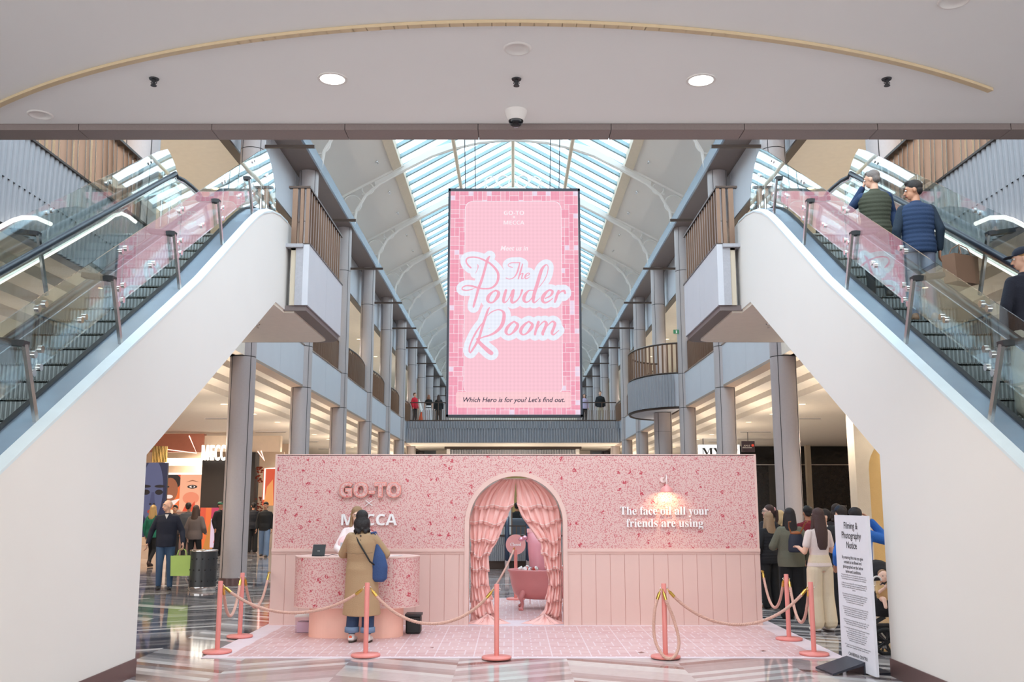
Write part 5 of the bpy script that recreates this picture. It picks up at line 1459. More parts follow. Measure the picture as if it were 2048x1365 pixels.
text('𝐌𝐘𝐄𝐑', 'lettering', mat('sign_black', (20, 20, 22)), ((a.x + b.x) / 2 + .02, 39.98, b.z + .06), .44, t, ext=.01, offset=0, width=(b.x - a.x) * .92)
m = MB().use(DARK)
for x in (a.x + .2, b.x - .2): m.cyl((x, 40.15, a.z), (x, 40.15, 4.4), .02, 6)
m.build('hanger', parent=t)
t = thing('directory_sign', 'small dark hanging sign beside the white store sign', 'sign', (9.0, 36.5, 3.6))
a = on_y(1483, 883, 36.5); b = on_y(1510, 905, 36.5)
m = MB().use(mat('dark_mauve_sign', (74, 62, 72), .4)); m.box(a.x, b.x, 36.5, 36.56, b.z, a.z); m.build('panel', parent=t)
text('AM-8', 'lettering', WLET, ((a.x + b.x) / 2 - .06, 36.49, (a.z + b.z) / 2), .1, t, width=.24); m = MB().use(WLET); m.box(a.x + .03, b.x - .12, 36.492, 36.5, (a.z + b.z) / 2 - .05, (a.z + b.z) / 2 - .03); m.build('underline', parent=t)
m = MB().use(emit('red_dot', (220, 70, 50), 1)); m.disc((b.x - .08, 36.485, (a.z + b.z) / 2 + .05), .05); m.build('dot', parent=t)
m = MB().use(DARK); m.cyl(((a.x + b.x) / 2, 36.53, a.z), ((a.x + b.x) / 2, 36.53, 4.4), .012, 6); m.build('hanger', parent=t)
t = thing('exit_sign', 'green exit sign hanging in the right upper gallery', 'sign', (7.7, 33, 8.6))
a = on_y(1347, 661, 33); m = MB().use(emit('exit_green', (40, 120, 80), .9)); m.box(a.x, a.x + .4, 33, 33.05, a.z - .12, a.z + .02); m.build('panel', parent=t)
m = MB().use(WLET); m.box(a.x + .08, a.x + .12, 32.99, 33.0, a.z - .1, a.z - .01); m.add([(a.x + .2, 32.99, a.z - .06), (a.x + .3, 32.99, a.z - .02), (a.x + .3, 32.99, a.z - .1)], [(0, 1, 2)]); m.build('pictogram', parent=t)
m = MB().use(DARK); m.cyl((a.x + .2, 33.02, a.z + .02), (a.x + .2, 33.02, 10.0), .01, 6); m.build('hanger', parent=t)

# ================================================================ BEYOND THE POP-UP: things seen through the arch
t = thing('fluted_planter', 'low grey fluted counter seen through the arch', 'counter', (0, 26, 0))
m = MB().use(FLUTE); fluted(m, (-1.1, 26), (1.3, 26), .22, .86, (0, -1), .055, .025); m.box(-1.1, 1.3, 26.02, 26.5, .22, .86); m.build('fluted_front', parent=t)
m = MB().use(BRONZED); m.box(-1.05, 1.25, 26.05, 26.45, 0, .22); m.box(-1.12, 1.32, 25.95, 26.52, .86, .9); m.build('plinth', parent=t)
t = thing('slatted_screen', 'bronze post railing standing on the fluted counter', 'railing', (-.3, 26.2, .9))
for i in range(12):
    m = MB().use(BRONZE); x = -.75 + i * .12; m.box(x - .012, x + .012, 26.2, 26.23, .9, 1.15 + (.5 if i < 7 else 0)); m.build('post', parent=t)
m = MB().use(BRONZED); m.box(-.8, .6, 26.19, 26.24, 1.12, 1.15); m.build('rail', parent=t)
m = MB().use(mat('pale_blue_panel', (206, 218, 226), .5)); m.box(-.72, -.05, 27.2, 27.3, 0, 1.75); bevel(m.build('pale_screen'), .04); o = bpy.context.scene.objects['pale_screen']; tag(o, 'pale panel standing behind the bronze posts, seen through the arch', 'panel')
t = thing('arcade_console', 'dark grey sofa block beyond the arch', 'sofa', (.6, 28, 0))
m = MB().use(mat('slate_upholstery', (84, 92, 102), .8)); m.box(-.1, 1.35, 28, 28.8, 0, 1.3); bevel(m.build('seat_block', parent=t), .08)
m = MB().use(mat('slate_upholstery', (84, 92, 102), .8)); m.box(.2, 1.35, 28.5, 28.8, 1.3, 1.7); bevel(m.build('back_block', parent=t), .08)
t = thing('khaki_column', 'khaki clad column rising beyond the arch', 'column', (-.05, 31, 0)); t['kind'] = 'structure'
m = MB().use(mat('khaki_cladding', (176, 156, 100), .7)); m.box(-.35, .6, 31, 31.6, 0, 3.1); m.build('cladding', parent=t)
t = thing('moving_walk_rails', 'pair of dark blue handrails seen through the arch', 'escalator', (0, 24, 0))
for x in (-.15, .38):
    m = MB().use(mat('blue_black_rail', (34, 50, 74), .3)); m.tube([(x, 24.6, .1), (x, 24.2, .5), (x, 24.15, .95), (x, 24.3, 1.25), (x, 24.8, 1.35), (x, 25.6, 1.35)], .06, 10); m.build('handrail', parent=t)
m = MB().use(STEEL); m.box(-.1, .33, 24.3, 25.6, 0, .06); m.box(-.2, -.1, 24.3, 25.6, 0, .5); m.box(.33, .43, 24.3, 25.6, 0, .5); m.build('base', parent=t)
m = MB().use(BRONZE)
# ================================================================ PEOPLE
SKIN_A = mat('light_skin', (224, 176, 150), .5); SKIN_B = mat('tan_skin', (196, 142, 112), .5); SKIN_C = mat('pale_skin', (236, 196, 176), .5)
EYEW = mat('eye_white', (226, 220, 214), .3); EYED = mat('eye_iris', (46, 34, 30), .2); LIPM = mat('lip', (170, 92, 86), .5); BROW = mat('brow_hair', (60, 44, 36), .8)
def V3(*a): return Vector(a)
class Body:
    """closed shells fused into one continuous surface by a voxel remesh"""
    def __init__(s, k, m, vox=.012): s.mb = MB().use(m); s.k = k; s.vox = vox; s.T = None
    def P(s, p):
        p = Vector(p)
        if s.T is not None: p = s.T @ p
        return p * s.k
    def ell(s, c, r, n=16, m=10, rot=None):
        if isinstance(r, (int, float)): r = (r, r, r)
        t = MB(); t.ball((0, 0, 0), r, n, m); R = rot or Matrix.Identity(3); c = Vector(c)
        s.mb.add([s.P(R @ Vector(v) + c) for v in t.v], t.f, True); return s
    def cap(s, a, b, ra, rb, n=14, fl=1.0, side=None):
        """tapered limb with round ends"""
        a, b = Vector(a), Vector(b); d = (b - a); L = d.length; d = d / max(L, 1e-6)
        u = side or (Vector((1, 0, 0)) if abs(d.x) < .8 else Vector((0, 1, 0))); u = (u - d * u.dot(d)).normalized(); w = d.cross(u)
        rings = []
        for q in (-1, -.85, -.5, 0): rings.append((a + d * ra * q, ra * math.sqrt(max(1 - q * q, .0009))))
        for q in (.33, .66): rings.append((a.lerp(b, q), ra + (rb - ra) * q))
        for q in (0, .5, .85, 1): rings.append((b + d * rb * q, rb * math.sqrt(max(1 - q * q, .0009))))
        vs = []; fs = []
        for c, r in rings:
            for k in range(n): t = 2 * PI * k / n; vs.append(s.P(c + u * math.cos(t) * r + w * math.sin(t) * r * fl))
        for i in range(len(rings) - 1):
            for k in range(n): fs.append((i * n + k, i * n + (k + 1) % n, (i + 1) * n + (k + 1) % n, (i + 1) * n + k))
        fs += [tuple(range(n))[::-1], tuple(range((len(rings) - 1) * n, len(rings) * n))]
        s.mb.add(vs, fs, True); return s
    def limb(s, pts, rs, **k):
        for i in range(len(pts) - 1): s.cap(pts[i], pts[i + 1], rs[i], rs[i + 1], **k)
        return s
    def loft(s, st, n=24):
        """stack of (z, rx, ry, x offset, y offset)"""
        vs = []; fs = []
        for q in st:
            z, rx, ry = q[:3]; ox = q[3] if len(q) > 3 else 0; oy = q[4] if len(q) > 4 else 0
            for k in range(n): t = 2 * PI * k / n; vs.append(s.P((ox + rx * math.cos(t), oy + ry * math.sin(t), z)))
        for i in range(len(st) - 1):
            for k in range(n): fs.append((i * n + k, i * n + (k + 1) % n, (i + 1) * n + (k + 1) % n, (i + 1) * n + k))
        fs += [tuple(range(n))[::-1], tuple(range((len(st) - 1) * n, len(st) * n))]
        s.mb.add(vs, fs, True); return s
    def done(s, name, parent, sm=3, label=None):
        o = s.mb.build(name, parent=parent, local=True)
        r = o.modifiers.new('surface', 'REMESH'); r.mode = 'VOXEL'; r.voxel_size = s.vox; r.use_smooth_shade = True
        q = o.modifiers.new('smooth', 'SMOOTH'); q.factor = .5; q.iterations = sm
        if label: o['label'] = label
        return o
def hand(B, wr, d, side, thumb_side, curl=.35, k=1.0):
    """palm, four unequal bent fingers and a thumb off the side of the palm"""
    d = Vector(d).normalized(); side = Vector(side); side = (side - d * side.dot(d)).normalized(); nrm = d.cross(side).normalized() * thumb_side
    wr = Vector(wr)
    for q in (-.026, -.009, .009, .026): B.cap(wr + side * q * .7, wr + d * .085 + side * q, .015, .013, 8)
    for q, L in ((-.03, .06), (-.0105, .074), (.0105, .08), (.03, .07)):
        a = wr + d * .088 + side * q; b = a + (d + nrm * curl).normalized() * L * .55; c = b + (d + nrm * curl * 2.6).normalized() * L * .5
        B.cap(a, b, .0095, .009, 8); B.cap(b, c, .009, .0078, 8)
    t0 = wr + d * .025 + side * .026 * thumb_side; t1 = t0 + (d * .7 + side * .75 * thumb_side + nrm * .3).normalized() * .04; t2 = t1 + (d + side * .15 * thumb_side + nrm * .35).normalized() * .032
    B.cap(t0, t1, .013, .011, 8); B.cap(t1, t2, .011, .009, 8)
def person(loc, head, h, label, top=None, bottom=None, shoes=(40, 38, 40), skin=None, hair=('short', (40, 30, 26)), LA=None, RA=None, LL=None, RL=None, look=(0, 0), lean=0, female=False, vox=.011, group=None, face=True, hide_body=False, wide=1.0):
    """head = direction faced in degrees (0 towards the camera, 180 away). Poses in metres for a 1.75 m figure facing -y:
    LA/RA = (elbow, wrist), LL/RL = (knee, ankle). Left is +x."""
    k = h / 1.75; skin = skin or SKIN_A
    t = thing('person', label, 'person', loc, group, rz=math.radians(head))
    LA = LA or (V3(.25, .03, 1.14), V3(.25, -.05, .90)); RA = RA or (V3(-.25, .03, 1.14), V3(-.25, -.05, .90))
    LL = LL or (V3(.10, -.015, .50), V3(.11, .02, .085)); RL = RL or (V3(-.10, -.015, .50), V3(-.11, .02, .085))
    sw = .172 if female else .19
    SH = {1: V3(sw, 0, 1.40), -1: V3(-sw, 0, 1.40)}; HP_ = {1: V3(.088, 0, .90), -1: V3(-.088, 0, .90)}
    # upper body leans about the hips, the head turns on the neck
    TL = Matrix.Translation((0, 0, .95)) @ Matrix.Rotation(math.radians(lean), 4, 'X') @ Matrix.Translation((0, 0, -.95))
    TH = TL @ Matrix.Translation((0, .0, 1.50)) @ Matrix.Rotation(math.radians(look[0]), 4, 'Z') @ Matrix.Rotation(math.radians(look[1]), 4, 'X') @ Matrix.Translation((0, 0, -1.50))
    hip, waist, chest = (.168, .128, .148) if female else (.16, .14, .165)
    torso = [(.84, .13, .09), (.90, hip, .11), (.98, hip * .98, .112), (1.08, waist, .092), (1.22, chest * .96, .105, 0, -.004), (1.33, chest * 1.04, .105), (1.40, chest * .98, .085), (1.445, .115, .07), (1.475, .062, .055)]
    B = Body(k, skin, vox * .85 * k)
    B.T = TL; B.loft(torso)
    for s_, A in ((1, LA), (-1, RA)):
        B.limb([SH[s_] + V3(-s_ * .015, 0, -.01), A[0], A[1]], [.048, .038, .026])
        d = (A[1] - A[0]).normalized(); sd = V3(0, 1, 0) if abs(d.y) < .7 else V3(1, 0, 0)
        hand(B, A[1], d, sd, -1 if abs(d.y) < .7 else -s_)
    B.cap((0, .005, 1.45), (0, -.005, 1.56), .055, .05)
    B.T = TH
    B.ell((0, .012, 1.655), (.074, .092, .095)); B.ell((0, -.022, 1.60), (.056, .066, .078)); B.ell((0, -.052, 1.555), (.03, .03, .022))
    B.cap((0, -.086, 1.645), (0, -.104, 1.612), .010, .015, 8); B.ell((0, -.078, 1.672), (.05, .02, .016)); B.cap((-.02, -.083, 1.575), (.02, -.083, 1.575), .009, .009, 8)
    for s_ in (1, -1): B.ell((s_ * .077, .008, 1.628), (.011, .02, .032))
    B.T = None
    for s_, A in ((1, LL), (-1, RL)):
        B.limb([HP_[s_], A[0], A[1]], [.082, .055, .036]); B.cap(A[1] + V3(0, .01, -.045), A[1] + V3(0, -.09, -.055), .032, .024, fl=.85)
    B.done('body', t)
    if face:
        Mx = MB()
        for s_ in (1, -1):
            m = MB().use(EYEW); c = TH @ V3(s_ * .031, -.083, 1.648); m.ball(c * k, .0125 * k, 10, 7); e = m.build('eye', parent=t, local=True)
            m = MB().use(EYED); c = TH @ V3(s_ * .031, -.0925, 1.648); m.ball(c * k, .0068 * k, 8, 6); m.build('iris', parent=e, local=True)
        m = MB().use(BROW)
        for s_ in (1, -1): m.tube([(TH @ V3(s_ * x, -y, z)) * k for x, y, z in ((.014, .097, 1.672), (.032, .096, 1.677), (.05, .086, 1.669))], .004 * k, 6)
        m.build('eyebrow', parent=t, local=True)
        m = MB().use(LIPM); m.tube([(TH @ V3(x, -y, z)) * k for x, y, z in ((-.024, .085, 1.578), (-.01, .093, 1.582), (.01, .093, 1.582), (.024, .085, 1.578))], .0065 * k, 6); m.build('lips', parent=t, local=True)
    # hair
    st, hc = hair[0], hair[1]
    HM = mat('hair_%d_%d_%d' % tuple(hc), hc, .55, bump=(120, .5))
    if st != 'bald':
        H = Body(k, HM, vox * .9 * k); H.T = TH
        if st in ('short', 'cropped'):
            g_ = .006 if st == 'short' else 0
            H.ell((0, .03, 1.685), (.081 + g_, .092 + g_, .082 + g_)); H.ell((0, .055, 1.63), (.074, .06, .062)); H.ell((0, -.03, 1.735 + g_), (.05, .045, .026 + g_))
        else:
            H.ell((0, .028, 1.685), (.087, .095, .087)); H.ell((0, .06, 1.63), (.08, .062, .08))
            if st == 'fringe': H.ell((0, -.04, 1.725), (.07, .06, .035))
            if st == 'long':
                L = hair[2] if len(hair) > 2 else 1.28
                H.loft([(L, .055, .02, 0, .1), (L + .06, .085, .032, 0, .1), (1.42, .105, .042, 0, .09), (1.52, .1, .06, 0, .065), (1.64, .09, .07, 0, .05), (1.7, .07, .07, 0, .04)])
                for s_ in (1, -1): H.cap((s_ * .075, .02, 1.66), (s_ * .095, .0, 1.42), .025, .03)
            if st == 'sidelong':
                for s_ in (1, -1): H.cap((s_ * .075, .01, 1.66), (s_ * .085, -.05, 1.40), .022, .03); H.cap((s_ * .085, -.05, 1.42), (s_ * .09, -.09, 1.27), .03, .016)
                H.cap((0, .08, 1.6), (0, .09, 1.42), .06, .05)
            if st == 'bob':
                H.ell((0, .06, 1.57), (.105, .07, .10)); [H.ell((s_ * .075, .02, 1.57), (.04, .06, .085)) for s_ in (1, -1)]; [H.ell((math.cos(a) * .09, .05 + math.sin(a) * .05, 1.48 + .02 * math.sin(a * 5)), .03, 8, 6) for a in [PI * i / 6 for i in range(7)]]
            if st == 'ponytail':
                H.cap((0, .11, 1.68), (0, .16, 1.63), .03, .035); H.cap((0, .16, 1.64), (0, .165, 1.5), .038, .035); H.cap((0, .165, 1.5), (0, .13, 1.36), .035, .012)
            if st == 'bun': H.ell((0, .12, 1.7), (.045, .04, .045))
        H.done('hair', t, 2)
    if len(hair) > 3 or st == 'cap': pass
    # clothes
    if bottom:
        c, kind = bottom[0], bottom[1]; bm = mat('cloth_%d_%d_%d' % tuple(c), c, .85, bump=(70, .25))
        Q = Body(k, bm, vox * k)
        tr = {'jeans': (.098, .07, .052), 'leggings': (.09, .064, .047), 'loose': (.105, .088, .085), 'wide': (.115, .108, .112)}[kind]
        Q.loft([(.86, .15, .11), (.92, hip + .018, .128), (1.0, hip + .012, .125), (1.09, waist + .022, .108)])
        for s_, A in ((1, LL), (-1, RL)):
            hem = A[1] + V3(0, 0, bottom[2] if len(bottom) > 2 else -.01); Q.limb([HP_[s_] + V3(0, 0, -.02), A[0], hem], tr)
        Q.done('trousers', t)
    if top:
        c, kind = top[0], top[1]; tm = mat('cloth_%d_%d_%d' % tuple(c), c, .85, bump=(70, .25))
        Q = Body(k, tm, vox * k); Q.T = TL
        z0 = {'coat': .36, 'jacket': .82, 'sweater': .84, 'vest': .84, 'tee': .92, 'crop': 1.0, 'long': .74}[kind]
        th = {'coat': .05, 'jacket': .045, 'sweater': .034, 'vest': .045, 'tee': .016, 'crop': .03, 'long': .035}[kind] * wide
        st_ = []
        for q in torso[1:-1]:
            if q[0] >= z0 - .001: st_.append([q[0], max(q[1], waist + .02 if kind in ('coat', 'jacket', 'sweater', 'long') else 0) + th, q[2] + th * .8])
        if kind == 'coat': st_ = [[.36, .265, .20], [.65, .235, .175]] + st_
        elif kind == 'long': st_ = [[z0, hip + .05, .14]] + st_
        else: st_ = [[z0, hip + max(th * .8, .03), .11 + max(th * .7, .026)]] + [q for q in st_ if q[0] > z0 + .02]
        st_ += [[1.475, .075, .068], [1.50, .066, .06]]
        if kind == 'vest' or (len(top) > 2 and top[2] == 'quilt'):
            fine = []; z = st_[0][0]
            while z < 1.46:
                for a_, b_ in zip(st_, st_[1:]):
                    if a_[0] <= z <= b_[0]:
                        f = (z - a_[0]) / max(b_[0] - a_[0], 1e-5); w_ = .010 * abs(math.sin(PI * (z - .02) / .055)) - .006
                        fine.append([z, a_[1] + (b_[1] - a_[1]) * f + w_, a_[2] + (b_[2] - a_[2]) * f + w_]); break
                z += .0092
            st_ = fine + st_[-2:]
        Q.loft(st_, 32)
        # let the top sit over the trousers
        sl = {'vest': None, 'tee': (.062, .058, None)}.get(kind, (.066, .058, .044) if th < .04 else (.078, .068, .052))
        if sl:
            for s_, A in ((1, LA), (-1, RA)):
                a = SH[s_] + V3(-s_ * .02, 0, -.01)
                if sl[2] is None: Q.cap(a, a.lerp(A[0], .62), sl[0], sl[1])
                else: Q.limb([a, A[0], A[0].lerp(A[1], .93)], sl)
        Q.done({'coat': 'coat', 'jacket': 'jacket', 'vest': 'padded_vest', 'tee': 'shirt'}.get(kind, 'sweater'), t)
        if kind == 'vest':
            c2 = top[2] if len(top) > 2 else c; m2 = mat('cloth_%d_%d_%d' % tuple(c2), c2, .85, bump=(70, .25))
            Q = Body(k, m2, vox * k); Q.T = TL
            for s_, A in ((1, LA), (-1, RA)): Q.limb([SH[s_] + V3(-s_ * .03, 0, -.01), A[0], A[0].lerp(A[1], .93)], (.068, .056, .042))
            Q.done('sleeves', t)
    sm = mat('shoe_%d_%d_%d' % tuple(shoes), shoes, .5); so = mat('shoe_sole', (222, 214, 204) if sum(shoes) > 300 else (60, 48, 42), .6)
    for s_, A in ((1, LL), (-1, RL)):
        Q = Body(k, sm, .01 * k); a = A[1]
        tilt = max(0, a.z - .09)
        Q.cap(a + V3(0, .03, -.035), a + V3(0, -.135, -.048 - tilt * .4), .047, .04, fl=.85); Q.cap(a + V3(0, .015, -.0), a + V3(0, .005, -.03), .045, .045)
        o = Q.done('shoe', t, 2)
        m = MB().use(so); lo = [(a.x + (.045 * math.cos(q)) * 1.0, a.y - .045 + .13 * math.sin(q)) for q in [2 * PI * i / 20 for i in range(20)]]
        z = a.z - .085; m.prism([(x * k, y * k) for x, y in lo], 'z', z * k, (z + .02) * k); m.build('sole', parent=o, local=True)
    t['k'] = k
    return t, TH, TL, k
def cap_hat(t, TH, k, c, brim=True):
    m = mat('cap_%d_%d_%d' % tuple(c), c, .8)
    H = Body(k, m, .009 * k); H.T = TH; H.loft([(1.675, .088, .103, 0, .012), (1.70, .09, .106, 0, .012), (1.73, .082, .095, 0, .015), (1.755, .06, .07, 0, .015), (1.768, .03, .035, 0, .015)])
    if brim: H.loft([(1.672, .065, .06, 0, -.12), (1.684, .068, .065, 0, -.115)])
    return H.done('cap', t, 2)
def at(px, py, z=0.0, Y=None):
    p = on_z(px, py, z); return (p.x, p.y, z)
def wrap_bag(name, label, cat, P, w, d, h, m, handles=True, loose=False, rz=0):
    """an open-topped bag with two handles hanging from P (the hand)"""
    t = thing(name, label, cat, (P[0], P[1], P[2] - h - .14), rz=rz)
    b = MB().use(m); n = 4
    b.add([(-w * .46, -d / 2, 0), (w * .46, -d / 2, 0), (w * .46, d / 2, 0), (-w * .46, d / 2, 0), (-w / 2, -d / 2, h), (w / 2, -d / 2, h), (w / 2, d / 2, h), (-w / 2, d / 2, h)], [(0, 3, 2, 1), (0, 1, 5, 4), (1, 2, 6, 5), (2, 3, 7, 6), (3, 0, 4, 7)])
    o = b.build('bag_body', parent=t, local=True); q = o.modifiers.new('thickness', 'SOLIDIFY'); q.thickness = .006
    for s_ in (-1, 1):
        b = MB().use(m); b.tube([(-w * .22, s_ * d / 2, h), (-w * .16, s_ * d * .3, h + .1), (0, 0, h + .15), (w * .16, s_ * d * .3, h + .1), (w * .22, s_ * d / 2, h)], .007, 6); b.build('handle', parent=t, local=True)
    return t
WK_L = (V3(.10, -.14, .52), V3(.10, -.10, .10)); WK_R = (V3(-.10, .0, .50), V3(-.10, .24, .17))

# ---- ground floor, left
bald, TH, TL, k = person(at(326, 1182), 12, 1.82, 'bald man in a navy jumper and jeans walking with a green carrier bag', ((26, 30, 46), 'sweater'), ((58, 82, 112), 'jeans'), (24, 24, 28), SKIN_A, ('bald', (0, 0, 0)),
    LA=(V3(.29, .03, 1.14), V3(.33, -.09, .92)), RA=(V3(-.29, .05, 1.14), V3(-.34, .0, .91)), look=(-52, 4), RL=(V3(-.09, -.07, .51), V3(-.1, .03, .1)))
m = MB().use(WHITE); m.prism([(x * k, z * k) for x, z in ((-.035, 1.47), (.035, 1.47), (0, 1.38))], 'y', -.118 * k, -.09 * k); m.build('shirt_collar', parent=bald, local=True)
cs, sn = math.cos(math.radians(12)), math.sin(math.radians(12))
hx, hy = .33 * k, -.12 * k
wrap_bag('carrier_bag', 'lime green carrier bag hanging from the hand of the bald man', 'bag', (bald.location.x + cs * hx - sn * hy, bald.location.y + sn * hx + cs * hy, .84), .42, .14, .40, mat('lime_green_bag', (168, 196, 104), .6), rz=math.radians(10))
person(at(300, 1136), 168, 1.68, 'blonde woman in a green top walking behind the bald man', ((34, 116, 92), 'sweater'), ((26, 26, 28), 'leggings', .02), (60, 40, 34), SKIN_A, ('long', (196, 160, 104), 1.34), female=True, face=False, LL=WK_L, RL=WK_R)
person(at(371, 1128), 175, 1.74, 'dark-haired person in a grey hooded jacket walking towards the beauty shop', ((74, 76, 82), 'jacket'), ((34, 34, 38), 'jeans'), (50, 50, 54), SKIN_B, ('short', (28, 22, 20)), face=False)
person(at(386, 1143), 172, 1.68, 'woman with long brown hair in a taupe sweatshirt and black leggings striding away', ((104, 92, 88), 'sweater'), ((22, 22, 24), 'leggings', .06), (70, 66, 66), SKIN_A, ('long', (70, 48, 38), 1.33), female=True, face=False, wide=1.3,
       LL=(V3(.09, .03, .5), V3(.10, .30, .16)), RL=(V3(-.10, -.10, .51), V3(-.10, -.14, .085)), RA=(V3(-.25, .02, 1.15), V3(-.2, -.18, 1.02)))
cp, THc, _, kc = person(at(436, 1112), 60, 1.76, 'person in black with a green cap half hidden by the left column', ((26, 26, 30), 'jacket'), ((28, 28, 32), 'loose'), (40, 40, 44), SKIN_B, ('short', (30, 24, 22)), face=False)
cap_hat(cp, THc, kc, (28, 84, 66))
person(at(503, 1106), 200, 1.74, 'person in a black and bright blue jacket just right of the left column', ((24, 26, 34), 'jacket', 'quilt'), ((24, 24, 26), 'loose'), (30, 30, 30), SKIN_B, ('short', (24, 20, 20)), face=False)
person(at(527, 1115), 2, 1.76, 'young man in a black sweatshirt and blue jeans walking towards the camera', ((26, 26, 28), 'sweater'), ((108, 130, 160), 'loose'), (60, 54, 50), SKIN_B, ('fringe', (24, 20, 22)), LL=(V3(.10, -.10, .51), V3(.10, -.10, .09)), RL=(V3(-.10, .02, .5), V3(-.1, .12, .12)))
person(at(344, 1120), 0, 1.66, 'person in a dark cap standing deep in the beauty shop', ((70, 64, 66), 'jacket'), ((40, 38, 40), 'loose'), (50, 46, 46), SKIN_B, ('short', (30, 24, 20)))

# ---- at the counter
coat, TH, TL, k = person((-1.97, 12.70, .0085), 172, 1.66, 'dark-haired woman in a long beige trench coat leaning on the counter', ((176, 146, 112), 'coat'), ((44, 62, 92), 'loose', .10), (226, 222, 218), SKIN_B, ('bob', (30, 22, 22)),
    LA=(V3(.30, -.10, 1.16), V3(.16, -.30, 1.14)), RA=(V3(-.30, -.12, 1.16), V3(-.12, -.33, 1.14)), look=(18, 12), lean=-4, female=True, face=False, vox=.009, wide=1.15)
CT = mat('cloth_176_146_112', (176, 146, 112))
m = MB().use(mat('trench_seam', (140, 112, 84), .8)); m.tube([(x * k, (.172 + .02 * math.cos(x * 8) - abs(x) * .15) * k, 1.19 * k - .01 * math.cos(x * 12)) for x in [-.19 + .38 * i / 16 for i in range(17)]], .004, 5); m.build('storm_flap_hem', parent=coat, local=True)
for z in (1.42, 1.36, 1.29):
    m = MB().use(mat('dark_button', (50, 36, 32), .3)); m.ball((-.02 * k, .162 * k, z * k), (.012, .006, .012), 10, 6); m.build('button', parent=coat, local=True)
m = MB().use(mat('turned_cuff_denim', (110, 132, 160), .8))
for s_ in (1, -1): m.lathe((s_ * .11 * k, .02 * k, 0), [(.088 * k, .13 * k), (.1 * k, .135 * k), (.098 * k, .2 * k), (.088 * k, .205 * k)], 20)
m.build('jeans_cuff', parent=coat, local=True)
m = MB().use(mat('orange_heel_tab', (230, 90, 50), .5))
for s_ in (1, -1): m.ball((s_ * .11 * k, .085 * k, .075 * k), (.022, .008, .02), 10, 6)
m.build('heel_tab', parent=coat, local=True)
# shoulder bags: rotated frame of the woman (she faces away)
def on_body(t, x, y, z):
    a = t.rotation_euler.z; return (t.location.x + math.cos(a) * x - math.sin(a) * y, t.location.y + math.sin(a) * x + math.cos(a) * y, t.location.z + z)
m = MB().use(BLACK); P = [on_body(coat, x * k, y * k, z * k) for x, y, z in ((.075, .02, 1.5), (.06, .13, 1.44), (-.0, .175, 1.33), (-.09, .185, 1.2), (-.16, .165, 1.08), (-.21, .08, 1.02))]
m.tube(P, .011, 8); tag(m.build('crossbody_strap'), 'thin black crossbody strap across the back of the trench coat', 'strap')
DEN = mat('blue_denim_bag', (52, 76, 122), .8, bump=(60, .3))
bp_ = on_body(coat, -.255 * k, .03 * k, .76)
t = thing('shoulder_bag', 'slouchy blue denim shoulder bag on the trench coat woman', 'bag', bp_)
Bg = Body(1.0, DEN, .011); Bg.loft([(.0, .06, .05), (.04, .105, .07), (.2, .11, .075), (.34, .08, .055, -.01), (.44, .035, .03, -.03), (.5, .02, .02, -.045)]); Bg.done('bag_body', t)
for dx in (-.015, .02):
    m = MB().use(DEN); m.tube([(-.04 + dx, 0, .48), (-.045 + dx * .6, dx, .57), (-.07 + dx * .3, dx * 2, .63), (-.11, -.03 + dx * 2, .62)], .014, 8); m.build('strap', parent=t, local=True)

staff, TH, TL, k = person((-2.26, 13.98, .0085), 6, 1.70, 'long-haired woman with glasses in a white and pink top serving behind the counter', ((244, 228, 228), 'sweater'), ((60, 50, 56), 'loose'), (40, 40, 40), SKIN_C, ('sidelong', (150, 118, 84)),
    LA=(V3(.25, -.08, 1.16), V3(.12, -.26, 1.14)), RA=(V3(-.27, -.06, 1.16), V3(-.2, -.28, 1.12)), look=(6, 14), female=True, vox=.008)
m = MB().use(GOLD)
for s_ in (1, -1): m.tube([(TH @ V3(s_ * .033 + .021 * math.cos(a), -.107, 1.645 + .018 * math.sin(a))) * k for a in [2 * PI * i / 16 for i in range(16)]], .0018, 5, closed=True)
m.tube([(TH @ V3(x, -.108, 1.65)) * k for x in (-.012, .012)], .0018, 5); m.build('glasses', parent=staff, local=True)
m = MB().use(mat('pink_panel_cloth', (246, 206, 208), .8)); m.ball((-.16 * k, -.09 * k, 1.22 * k), (.1, .07, .12), 16, 10); m.build('pink_sleeve_panel', parent=staff, local=True)

# ---- the queue, right
q1, TH, TL, k = person(at(1543, 1218), 205, 1.60, 'woman with long ash-blonde hair in a black padded jacket beside the wall end', ((26, 26, 30), 'jacket', 'quilt'), ((24, 24, 26), 'loose'), (120, 84, 60), SKIN_A, ('long', (156, 128, 100), 1.30), female=True, face=False)
q2, TH, TL, k = person((4.62, 17.5, 0), 238, 1.72, 'woman with dark glasses and a scrunchie in her dark ponytail, behind the blonde', ((30, 30, 36), 'jacket'), ((30, 30, 34), 'loose'), (40, 40, 44), SKIN_C, ('ponytail', (64, 40, 36)), female=True, look=(-22, 0))
q2.rotation_euler.z = math.radians(-62)
m = MB().use(BLACK)
for s_ in (1, -1): m.tube([(TH @ V3(s_ * .033 + .023 * math.cos(a), -.108, 1.645 + .02 * math.sin(a))) * k for a in [2 * PI * i / 14 for i in range(14)]], .003, 5, closed=True)
for s_ in (1, -1): m.tube([(TH @ V3(s_ * .055, -.106, 1.65)) * k, (TH @ V3(s_ * .08, .0, 1.65)) * k], .003, 5)
m.build('glasses', parent=q2, local=True)
m = MB().use(mat('pink_scrunchie', (236, 170, 176), .8)); m.tube([(TH @ V3(.03 * math.cos(a), .125, 1.68 + .03 * math.sin(a))) * k for a in [2 * PI * i / 14 for i in range(14)]], .012, 8, closed=True); m.build('scrunchie', parent=q2, local=True)
